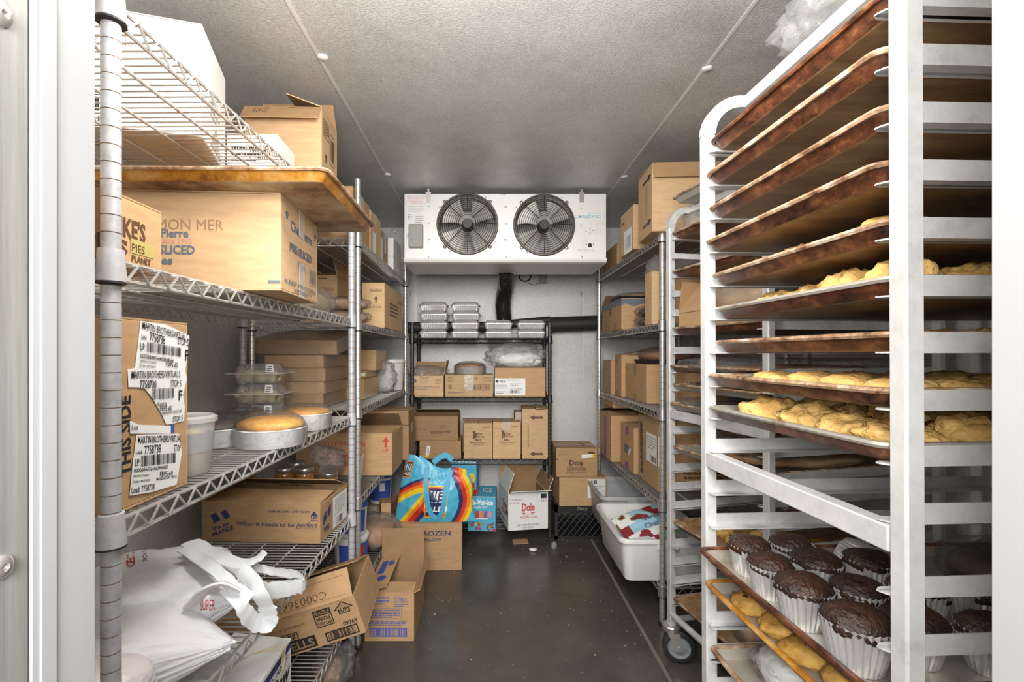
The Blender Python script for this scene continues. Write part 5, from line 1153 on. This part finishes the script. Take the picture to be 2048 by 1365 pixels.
# bottom shelf: white fruit carton, ice pop boxes
o, W, D, h = pbox('white fruit carton with red lettering and open flaps on the bottom black shelf', 1008, 1090, 3.02, 986, zC[0], .28, math.radians(10), mat='card_white', flaps={'front': 158, 'left': 72, 'right': 112, 'back': 70}, tape=False, flaplen={'front': .085, 'left': .13, 'right': .09, 'back': .14}); p = Print(o, W, D, h)
p.text('front', '2 5 LB. PER BAG', .03, .33, .80, .85, 'black', 0).text('front', 'NET WT. 10 LBS.', .03, .28, .71, .76, 'black', 0).rect('front', .82, .96, .83, .95, 'black').text('front', '32317', .83, .95, .73, .79, 'black', 0)
p.text('front', 'Dole', .34, .66, .50, .72, 'red', .03).rect('front', .34, .42, .44, .465, 'red').rect('front', .56, .66, .44, .465, 'red').text('front', 'DRY JUICY IQF', .36, .64, .385, .415, 'red', 0).text('front', 'PINEAPPLE CUBES', .30, .72, .31, .37, 'red', .01).text('front', 'KEEP FROZEN NET CONTENTS', .22, .78, .12, .16, 'black', .01).text('front', 'SEE SIDE', .36, .62, .05, .09, 'black', 0)
p.text('left', 'Dole', .45, .85, .5, .7, 'red', .03).rect('left', .8, .98, .38, .5, 'black').lines('left', .1, .8, .1, .2, 2, 'black').lines('left', .3, .9, .3, .45, 2, 'red'); p.done()
o, W, D, h = pbox('blue ice-pop box with white lettering and fruit pictures beside the bag', 938, 993, 3.0, 995, zC[0], .24, math.radians(-3), mat='card_white', flaps={'front': 0, 'back': 0}, tape=False, name='ice_pop_box'); p = Print(o, W, D, h)
p.rect('front', 0, 1, 0, 1, 'sky').rect('top', 0, 1, 0, 1, 'sky').rect('left', 0, 1, 0, 1, 'sky').rect('right', 0, 1, 0, 1, 'sky').text('front', 'Fla-Vor-Ice', .07, .91, .76, .93, 'white', .05, .15).text('front', 'FREEZER POPS', .2, .7, .66, .73, 'white', .01).rect('front', .12, .72, .34, .38, 'white')
R = random.Random(2)
for q in range(26): p.ellipse('front', R.uniform(.12, .96), R.uniform(.04, .24), R.uniform(.03, .06), R.uniform(.03, .05), R.choice(('dred', 'berry', 'yellow', 'green', 'purple', 'red')))
for q, c_ in enumerate(('sky', 'red', 'orange', 'purple', 'pinkink')): p.poly('front', [(.12+.15*q, .40), (.24+.15*q, .40), (.26+.15*q, .58+.02*(q % 2)), (.14+.15*q, .6)], c_)
p.rect('top', .1, .34, .05, .8, 'dred').rect('top', .14, .30, .1, .75, 'white').poly('top', [(.15, .1), (.29, .1), (.29, .75), (.15, .75)], 'dred').text('top', 'ICE', .5, .85, .3, .7, 'white', .02); p.done()
o, W, D, h = pbox('sky-blue box with a red badge leaning behind the colourful bag', 905, 955, 3.14, 925, zC[0], .14, math.radians(-6), mat='card_white', flaps={'front': 0, 'back': 0}, tape=False, name='ice_pop_box'); p = Print(o, W, D, h)
for f_ in ('front', 'top', 'right'): p.rect(f_, 0, 1, 0, 1, 'sky')
p.poly('front', [(.35, .84), (.45, .89), (.55, .84), (.45, .79)], 'dred').ellipse('front', .8, .74, .16, .09, 'yellow').ellipse('front', .72, .66, .12, .05, 'berry').ellipse('front', .86, .62, .1, .05, 'red'); p.done()
# ---- colourful insulated shopping bag
BD = 2.70; bx0, bx1, by0, by1 = 786, 956, 917, 1050
BW, BH = (bx1-bx0)/F*BD, (by1-by0)/F*BD
NU, NV = 150, 124
def bag_outline(u, v):
    # u 0..1 across, v 0..1 up: real silhouette, wide sagging base, pinched slanted top
    l = .02+.15*v**1.0-.05*math.sin(v*PI)*.2; r = .985-.10*v**.9-.02*math.sin(v*PI*2)
    top = 1.0-.02*u if u < .13 else 1.0-.30*(u-.13)**.75
    return l+(r-l)*u, v*min(1, top+.04*math.sin(u*9)*(u > .2))
pal = ['sky', 'navy', 'dred', 'orange', 'yellow', 'white', 'brown']
def seg_d(p, a, b):
    ab = b-a; t = max(0, min(1, (p-a).dot(ab)/ab.length_squared)); return (p-(a+ab*t)).length, t
def polyd(p, pts):
    best = 9; side = 0
    for i in range(len(pts)-1):
        d, t = seg_d(p, pts[i], pts[i+1])
        if d < best: best = d; ab = pts[i+1]-pts[i]; side = ab.x*(p.y-pts[i].y)-ab.y*(p.x-pts[i].x)
    return best if side > 0 else -best
# stripes measured in the photograph, as px coordinates on the bag face (flat print)
LB = [Vector(q) for q in ((812, 980), (830, 968), (852, 960), (868, 966), (876, 985), (868, 1005), (850, 1030), (836, 1052))]
RB = [Vector(q) for q in ((905, 962), (914, 968), (926, 985), (930, 1005), (920, 1030), (905, 1052))]
def bagcol(px, py):
    p = Vector((px, py))
    if 850 < px < 898 and 975 < py < 1040 and abs((px-874)-(py-1008)*-.14) < 22: 
        e = 22-abs((px-874)-(py-1008)*-.14); e = min(e, py-975, 1040-py)
        return 4 if e < 2 else 3 if e < 4 else 2 if e < 5.5 else 1
    if 806 < px < 829 and 930 < py < 962 and abs((px-817)+(py-945)*.28) < 8: 
        e = min(8-abs((px-817)+(py-945)*.28), py-930, 962-py); return 3 if e < 1.6 else 6
    # left sweep: arrow-like band
    if px < 862:
        t = (px-800)/62
        ya = 985-22*t-8*math.sin(t*2.6)          # upper edge of the band, rising to the right
        o = py-ya
        if 0 <= o < 5: return 1
        if 5 <= o < 11: return 2
        if 11 <= o < 17: return 3
        if 17 <= o < 27 and px < 852: return 4
        # diagonal lower stripes
        s = (py-1050)*.80+(px-826)
        if py > ya+27 or px > 846:
            if -26 < s < -18: return 4
            if -18 <= s < -11: return 3
            if -11 <= s < 2: return 2
            if 2 <= s < 12: return 1
        return 0
    if px > 895:
        cx_ = 908+19*math.sin(max(0, min(1, (py-955)/95))*PI*.92)-(py-955)*.05
        o = px-cx_
        if -6 <= o < 2: return 1
        if 2 <= o < 10: return 2
        if 10 <= o < 16: return 3
        if 16 <= o < 24: return 4
        return 0
    return 0
m = MB(); V = {}
for j in range(NV+1):
    for i in range(NU+1):
        u, v = i/NU, j/NV; a, b = bag_outline(u, v)
        bul = math.sin(PI*min(1, max(0, u)))**.6*math.sin(PI*min(1, .08+v*.86))**.7
        wr = .006*noise.noise(Vector((u*5, v*7, 1)))+.004*noise.noise(Vector((u*14, v*9, 5)))
        m.v.append((bx0/F*BD*0+a*BW, -.06*bul-wr*(1 if bul > .05 else .2), b*BH))
for j in range(NV):
    for i in range(NU):
        u, v = (i+.5)/NU, (j+.5)/NV; a, b = bag_outline(u, v)
        m.f.append((j*(NU+1)+i, j*(NU+1)+i+1, (j+1)*(NU+1)+i+1, (j+1)*(NU+1)+i)); m.m.append(bagcol(bx0+a*(bx1-bx0), by1-b*(by1-by0)))
o0 = len(m.v)   # plain back side and gusset
for j in range(0, NV+1, 4):
    for i in range(0, NU+1, 5):
        u, v = i/NU, j/NV; a, b = bag_outline(u, v); bul = math.sin(PI*u)**.6*math.sin(PI*min(1, .08+v*.86))**.7
        m.v.append((a*BW, .075*bul+.001, b*BH*.97))
nu, nv = NU//5+1, NV//4+1
for j in range(nv-1):
    for i in range(nu-1): m.f.append((o0+j*nu+i, o0+(j+1)*nu+i, o0+(j+1)*nu+i+1, o0+j*nu+i+1)); m.m.append(0)
bagloc = Vector((wx(bx0, BD), BD, .2605))
mats = [simple('bag_'+c, INK[c], .38, 0, .25, 35, bdist=.004) for c in pal]
bag = m.build('insulated_shopping_bag', mats, None, True, bagloc); bagdz = .092-wz(by1, BD)
tag(bag, 'bright blue insulated shopping bag with rainbow stripes and store logo', 'bag')
bpy.context.view_layer.update(); bvb = BVHTree.FromObject(bag, bpy.context.evaluated_depsgraph_get())
def onbag(px, py, off=.0015):
    X = wx(px, BD)-bagloc.x; Z = (by1-py)/F*BD; h = bvb.ray_cast(Vector((X, -.5, Z)), Vector((0, 1, 0)))
    return (X, (h[0].y if h[0] else -.02)-off, Z)
def bagtext(t_, x0, x1, y0, y1, color, skew=0., bold=.03):
    vs, fs = text2d(t_, bold); MB().add([onbag(x0+(x1-x0)*x+skew*(y-.5), y1-(y1-y0)*y) for x, y in vs], fs).build('printed_lettering', 'ink_'+color, bag)
def bagpoly(pts, color): MB().add([onbag(*q) for q in pts], [tuple(range(len(pts)))]).build('printed_mark', 'ink_'+color, bag)
bagtext('ALDI', 855, 895, 1016, 1026, 'white', 2)
for q in range(4): x = 861+q*6.5; bagpoly([(x-3, 1008), (x+1.5, 1008), (x+7, 985), (x+3, 985)] if q < 3 else [(x-1, 1008), (x+13, 1008), (x+13.5, 1005), (x, 1005)], 'white')
for q in range(3): bagpoly([(881+q*.8, 1000-q*6.5), (894, 1000-q*6.5), (894.5, 997-q*6.5), (882+q*.8, 997-q*6.5)], 'white')
bagtext('ALDI', 810, 821, 951, 957, 'white', 1.5)
for q in range(3): bagpoly([(811+q*4, 949), (813+q*4, 949), (817+q*4, 935), (815+q*4, 935)], 'lblue')
def ribbon(pts, wdt, off=.006):
    P = [Vector(onbag(x, y, off)) for x, y in pts]; out = []; vs = []; fs = []
    sm = []
    for i in range(len(P)-1):
        p0 = P[max(0, i-1)]; p1 = P[i]; p2 = P[i+1]; p3 = P[min(len(P)-1, i+2)]
        for k in range(5): t = k/5; sm.append(.5*((2*p1)+(-p0+p2)*t+(2*p0-5*p1+4*p2-p3)*t*t+(-p0+3*p1-3*p2+p3)*t**3))
    sm.append(P[-1])
    for i, p_ in enumerate(sm):
        t = (sm[min(i+1, len(sm)-1)]-sm[max(0, i-1)]); t.y = 0; t.normalize(); n_ = Vector((t.z, 0, -t.x))*wdt/2
        for s_ in (0, .002): vs += [p_+n_+Vector((0, -s_, 0)), p_-n_+Vector((0, -s_, 0))]
    for i in range(len(sm)-1):
        a = i*4; b = a+4; fs += [(a+2, b+2, b+3, a+3), (a, a+1, b+1, b), (a, b, b+2, a+2), (a+1, a+3, b+3, b+1)]
    MB().add(vs, fs).build('handle', 'ink_sky', bag)
M['ink_sky'].node_tree.nodes['Principled BSDF'].inputs['Base Color'].default_value = (.075, .40, .60, 1)
ribbon([(854, 940), (855, 965), (856, 990), (859, 1015), (866, 1033), (876, 1040)], .027); ribbon([(876, 1040), (885, 1028), (891, 1000), (896, 970), (903, 948)], .027)
ribbon([(866, 935), (878, 925), (892, 920), (904, 930)], .03, -.03)
# right of the black unit: crate and two cartons
def milk_crate(label, X, Y, w, d, h):
    u = thing('milk_crate', label, 'crate', (X, Y, .0005))
    m = MB()
    for z0, z1 in ((0, .02), (h-.045, h)): m.box(-w/2, w/2, -d/2, -d/2+.012, z0, z1); m.box(-w/2, w/2, d/2-.012, d/2, z0, z1); m.box(-w/2, -w/2+.012, -d/2, d/2, z0, z1); m.box(w/2-.012, w/2, -d/2, d/2, z0, z1)
    for x in (-1, 1):
        for y in (-1, 1): m.box(x*w/2-(.02 if x > 0 else 0), x*w/2+(.02 if x < 0 else 0), y*d/2-(.02 if y > 0 else 0), y*d/2+(.02 if y < 0 else 0), 0, h)
    m.build('frame', 'blackplastic', u)
    m.box
    for face in range(4):
        g = MB(); W_ = w if face < 2 else d
        for s in (-1, 1):
            for q in range(-6, 11):
                x0 = -W_/2+q*W_/8; pts = []
                for (xa, za) in ((x0, .02), (x0+s*(h-.065)*.8, h-.045)): pts.append((xa, za))
                (xa, za), (xb, zb_) = pts
                # clip to the face
                def cl(xa, za, xb, zb_):
                    for lim in (-W_/2+.01, W_/2-.01):
                        if (xa < lim) != (xb < lim):
                            t = (lim-xa)/(xb-xa); zi = za+(zb_-za)*t
                            if (xa < -W_/2+.01 and lim < 0) or (xa > W_/2-.01 and lim > 0): xa, za = lim, zi
                            else: xb, zb_ = lim, zi
                    return xa, za, xb, zb_
                xa, za, xb, zb_ = cl(xa, za, xb, zb_)
                if max(xa, xb) > W_/2 or min(xa, xb) < -W_/2 or abs(za-zb_) < .01: continue
                f = {0: lambda x, z: (x, -d/2+.005, z), 1: lambda x, z: (x, d/2-.005, z), 2: lambda x, z: (-w/2+.005, x, z), 3: lambda x, z: (w/2-.005, x, z)}[face]
                g.tube([f(xa, za), f(xb, zb_)], .0035, 5)
        g.build('lattice_side', 'blackplastic', u)
    MB().box(-w/2+.005, w/2-.005, -d/2+.005, d/2-.005, .004, .01).build('crate_floor', 'blackplastic', u)
    m = MB(); vs, fs = text2d('Dairy', .0, .3); m.add([(-.02+.07*x, -d/2-.0006, h-.034+.024*y) for x, y in vs], fs); m.build('printed_mark', 'ink_grey', u)
    return u
cz = wz(1012, 3.10); milk_crate('black plastic milk crate on the floor under two cartons', wx(1160, 3.10), 3.10+.15, .325, .30, cz-.0005)
o, W, D, h = pbox('plain carton with white invoice label on the milk crate', 1116, 1211, 3.09, 956, cz+.001, .29, math.radians(3), mat='card', tape=False); p = Print(o, W, D, h)
p.rect('front', .60, .98, .28, .94, 'white').bars('front', .62, .80, .78, .90, 'black', 6).lines('front', .63, .8, .35, .55, 3, 'black', 3, .3).lines('front', .7, .95, .6, .7, 2, 'grey'); p.done()
o, W, D, h = pbox('peach carton with dark fruit lettering on top of the plain carton', 1113, 1195, 3.09, 898, cz+.001+h+.0045, .25, math.radians(-1), mat='card'); p = Print(o, W, D, h)
p.text('front', '2 5 LB. PER BAG', .04, .3, .86, .9, 'brown', 0).text('front', 'NET WT. 10 LBS', .04, .27, .77, .81, 'brown', 0).rect('front', .78, .94, .8, .9, 'brown').shape('front', [(.62, .66), (.93, .69), (.93, .82), (.62, .79)], [(0,1,2,3)], 'white').shape('front', [(.86, .685), (.93, .69), (.93, .82), (.86, .815)], [(0,1,2,3)], 'yellow')
p.text('front', 'Dole', .32, .66, .40, .60, 'brown', .04).rect('front', .32, .42, .355, .375, 'brown').rect('front', .56, .66, .355, .375, 'brown').text('front', 'SLICED PEACHES', .26, .72, .235, .33, 'brown', .03).text('front', 'INDIVIDUALLY QUICK FROZEN', .23, .75, .15, .19, 'brown', .01).text('front', 'PRODUCT OF USA', .36, .64, .08, .12, 'brown', 0).arrow('top', .72, .5, .06, .2, 'brown').rect('front', .0, .04, .6, .64, 'black'); p.done()

# ================================================================== right unit (D)
zD = [z+.001 for z in ZD]
def dbox(label, pxc, dn, df, ytop, zb, W=.40, rz=0., **k):
    """carton whose near aisle-side vertical edge is at column pxc, depth dn; reaches back to df"""
    X = wx(pxc, dn); h = wz(ytop, dn)-zb; D = df-dn
    o = carton(label, (X+W/2, dn+D/2, zb), W, D, h, rz, **k); return o, Print(o, W, D, h), h
o, p, h = dbox('big carton with arrows on the right top shelf, flap folded over', 1309, 2.07, 2.30, 323, zD[4], .44, math.radians(-3), mat='card_light', flaps={'front': 250, 'back': 5}, flaplen={'front': .075}, tape=False)
for v in (.82, .16): p.poly('left', [(.72, v+.07), (.95, v+.03), (.72, v-.04), (.72, v), (.35, v-.01), (.35, v+.035), (.72, v+.035)], 'black')
p.text('left', 'KEEP FROZEN', .55, .68, .3, .75, 'tan', 0, 0, 90); p.done()
o, p, h = dbox('carton with round blue badge on the right top shelf', 1267, 2.43, 2.66, 410, zD[4], .36, 0, mat='card_light', tape=False); p.ellipse('front', .16, .78, .08, .10, 'slate').text('front', 'Premium', .10, .22, .76, .81, 'white', 0).rect('left', .3, .9, .0, .55, 'white').rect('left', .1, .3, .75, .82, 'slate').bars('left', .4, .8, .1, .4, 'grey', 8); p.done()
o, p, h = dbox('dull brown carton at the far end of the right top shelf', 1234, 2.85, 3.2, 487, zD[4], .36, 0, mat='card_dark', tape=False); p.text('front', 'B', .1, .2, .6, .8, 'brown'); p.lines('left', .4, .6, .4, .55, 2, 'tan'); p.done()
# D2
for k, (px, a, b, yt, l) in enumerate(((1222, 3.0, 3.24, 606, 'far carton with blue wavy band on the second right shelf'), (1243, 2.72, 2.98, 598, 'near carton with blue wavy band on the second right shelf'))):
    o, p, h = dbox(l, px, a, b, yt, zD[3], .36, 0, mat='card', tape=(k == 0), flaps={'front': 0, 'back': 30 if k == 0 else 0})
    pts = [(i/14, .80+.05*math.sin(i*1.7)) for i in range(15)]
    p.poly('left', [(0, 1)]+pts+[(1, 1)], 'slate').poly('front', [(0, 1)]+pts+[(1, 1)], 'slate').rect('left', .02, .1, .6, .7, 'black').rect('left', .02, .1, .72, .8, 'black').rect('left', .4, .55, 0, .3, 'tan'); p.done()
tr = MB(); tr.loops([rrect(.34, .20, .02, 4, 0), rrect(.36, .22, .02, 4, .015), rrect(.352, .212, .02, 4, .015), rrect(.33, .19, .02, 4, .003)])
tz = zD[3]+h+.0048
u = thing('black_tray', 'black plastic tray with wrapped bread on the banded cartons', 'tray', (.93, 2.85, tz)); tr.build('tray_body', 'blackplastic', u)
b = blob('flat_bread', None, None, (0, 0, .004), (.30, .17, .03), 'bread', 3, .1, parent=u); blob('cling_film', None, None, (0, 0, .003), (.35, .21, .042), 'film', 4, .1, parent=u)
for k, l in enumerate(('lower', 'upper')):
    b = blob('chocolate_loaf', 'dark chocolate loaf in clear bag on the second right shelf, %s' % l, 'cake', (.885, 2.52, zD[3]+k*.056), (.17, .18, .054), 'choccake', k+3, .12); blob('poly_bag', None, None, (-.005, 0, -.0005), (.20, .24, .064), 'film', k+7, .15, 3, 4, parent=b)
o, p, h = dbox('tall narrow tan carton standing beside the near post of the right shelf', 1304, 2.26, 2.36, 544, zD[3], .12, 0, mat='card_light', tape=False); p.lines('right', .1, .9, .1, .5, 4); p.done()
o, p, h = dbox('brown carton deep on the second right shelf behind the tan one', 1345, 2.25, 2.45, 560, zD[3], .36, 0, mat='card', tape=False)
b = blob('hanging_bag', 'clear plastic bag hanging below the right top shelf', 'bag', (.86, 2.40, 1.533), (.13, .13, .16), 'bagfilm', 4, .25, 3, 4)
# D3
for k, (px, a, b_, yt, l, kw) in enumerate(((1222, 3.02, 3.24, 722, 'far carton on the third right shelf', {}), (1243, 2.86, 3.01, 712, 'middle carton with lifted lid on the third right shelf', {'flaps': {'front': 0, 'back': 0, 'left': 10}}), (1293, 2.47, 2.85, 731, 'big taped carton under the wrapped bread on the third right shelf', {}))):
    o, p, h = dbox(l, px, a, b_, yt, zD[2], .42 if k == 2 else .34, 0, mat='card', tape=False, **kw)
    MB().box(-(.42 if k == 2 else .34)/2-.0022, -(.42 if k == 2 else .34)/2-.0014, -.022, .022, h-.06, h).build('tape', 'ink_tan', o); MB().box(-(.42 if k == 2 else .34)/2-.0022, -(.42 if k == 2 else .34)/2-.0014, -.022, .022, 0, .04).build('tape', 'ink_tan', o)
tr = MB(); tr.loops([rrect(.26, .28, .04, 4, 0), rrect(.28, .30, .04, 4, .022), rrect(.272, .292, .04, 4, .022), rrect(.25, .27, .04, 4, .003)])
u = thing('bread_tray', 'wrapped brown bread in a black tray on the third-shelf carton', 'bread', (.985, 2.66, zD[2]+h+.0048)); tr.build('tray_body', 'blackplastic', u); blob('bread', None, None, (0, 0, .004), (.26, .28, .075), 'bread', 3, .08, parent=u); blob('cling_film', None, None, (0, 0, .003), (.285, .305, .092), 'film', 6, .1, parent=u)
o = carton('white carton tucked behind the brown ones, third right shelf', (1.22, 3.1, zD[2]), .2, .3, .22, 0, 'card_white', tape=False)
# D4
o, p, h = dbox('carton with purple tape stripe at the far end of the fourth right shelf', 1222, 2.92, 3.22, 833, zD[1], .36, 0, mat='card', flaps={'front': 4, 'back': 14}, tape=False); p.rect('left', .45, .60, .0, .95, 'purple'); p.done()
h1 = h
carton('flat carton lying on the purple-taped carton under the third right shelf', (.95, 3.08, zD[1]+h1+.045), .36, .26, .06, 0, 'card_dark', tape=False)
o, p, h = dbox('small carton with blue tape between the two larger ones, fourth right shelf', 1268, 2.62, 2.88, 858, zD[1], .34, 0, mat='card', tape=False); p.rect('left', .4, .62, .78, .98, 'purple').rect('left', .3, .7, .35, .55, 'slate').rect('left', .35, .62, .02, .15, 'purple').poly('left', [(.55, .35), (.65, .33), (.8, .5), (.7, .55)], 'white'); p.done()
o, p, h = dbox('tall carton with black oval pattern and white label, near end of fourth right shelf', 1316, 2.29, 2.59, 846, zD[1], .40, 0, mat='card', flaps={'front': 5, 'back': 24}, tape=False)
for q in range(8): p.frame_rect('left', .14, .27, .10+.105*q, .185+.105*q, 'black', .02).ellipse('left', .205, .14+.105*q, .04, .028, 'brown')
p.rect('left', .48, 1.0, .36, .80, 'white').lines('left', .53, .97, .56, .76, 5, 'grey').bars('left', .70, .95, .40, .47, 'black', 14).frame_rect('left', .69, .96, .39, .48, 'black', .008).lines('front', .3, .9, .05, .3, 4, 'brown')
p.rect('front', 0, .08, .36, .80, 'white'); p.done()
# tubs
def bus_tub(label, X0, Y0, z, w, d, h, mat):
    u = thing('storage_tub', label, 'tub', (X0+w/2, Y0+d/2, z)); m = MB()
    m.loops([rrect(w-.07, d-.07, .03, 5, 0), rrect(w-.062, d-.062, .04, 5, .006), rrect(w-.03, d-.03, .045, 5, h-.03), rrect(w-.028, d-.028, .045, 5, h-.022), rrect(w, d, .045, 5, h-.020), rrect(w, d, .045, 5, h-.004), rrect(w-.006, d-.006, .042, 5, h), rrect(w-.03, d-.03, .04, 5, h-.003), rrect(w-.038, d-.038, .04, 5, h-.02), rrect(w-.075, d-.075, .03, 5, .006)])
    m.build('tub_body', mat, u, True)
    for s in (-1, 1): bevel(MB().box(-.05, .05, s*(d/2-.013)-.012, s*(d/2-.013)+.012, h-.05, h-.022).build('handle_lug', mat, u), .004)
    return u
t1 = bus_tub('white plastic tub with a berry bag, jutting from the bottom right shelf', .597, 2.15, zD[0], .43, .53, .20, 'tub')
t2 = bus_tub('grey plastic tub behind the white one on the bottom right shelf', .645, 2.72, zD[0], .40, .48, .22, 'greytub')
# frozen berry bag
m = MB(); NU, NV = 70, 44
def berrycol(u, v):
    k = noise.noise(Vector((u*7, v*5, 2.2)))
    if v < .12 and u > .55: return 3 if u > .75 else 1
    if .30 < v < .56: return 1 if u > .15 else 2
    if k > .18: return 2
    if k > .06 and v > .5: return 3
    return 0 if v < .35 or u < .3 else 1
for s in (1, -1):
    for j in range(NV+1):
        for i in range(NU+1):
            u, v = i/NU, j/NV; b = (math.sin(PI*u)*math.sin(PI*v))**.45
            m.v.append(((u-.5)*.30, (v-.5)*.2, s*(.028*b+.005*noise.noise(Vector((u*6, v*6, s))))*(1 if b > .02 else 0)+.03))
n1 = (NU+1)*(NV+1)
for s in range(2):
    for j in range(NV):
        for i in range(NU):
            f = (j*(NU+1)+i, j*(NU+1)+i+1, (j+1)*(NU+1)+i+1, (j+1)*(NU+1)+i); f = tuple(q+s*n1 for q in f)
            m.f.append(f if s == 0 else tuple(reversed(f))); m.m.append(berrycol((i+.5)/NU, (j+.5)/NV))
b = m.build('frozen_fruit_bag', ['ink_white', 'ink_lblue', 'ink_berry', 'ink_green'], None, True, (.80, 2.40, zD[0]+.16), (.42, -.22, .25)); tag(b, 'frozen cherry bag printed white, light blue and red in the white tub', 'bag')
mt = MB(); vs, fs = text2d('Sweet', .01); mt.add([(-.02+.11*x, .0-.0+.03*y, .0605) for x, y in vs], fs); vs, fs = text2d('Cherries', .01); mt.add([(-.04+.14*x, -.045+.03*y, .0605) for x, y in vs], fs); mt.build('printed_lettering', 'ink_slate', b)
blob('bag_of_ice', 'clear frosty bag lying under the cherry bag in the tub', 'bag', (.76, 2.34, zD[0]+.007), (.22, .28, .15), 'whitebag', 4, .15)
blob('plastic_sheet', 'clear plastic sheet sticking up at the right end of the white tub', 'plastic', (.945, 2.44, zD[0]+.007), (.05, .26, .27), 'bagfilm', 6, .2, 3, 4)
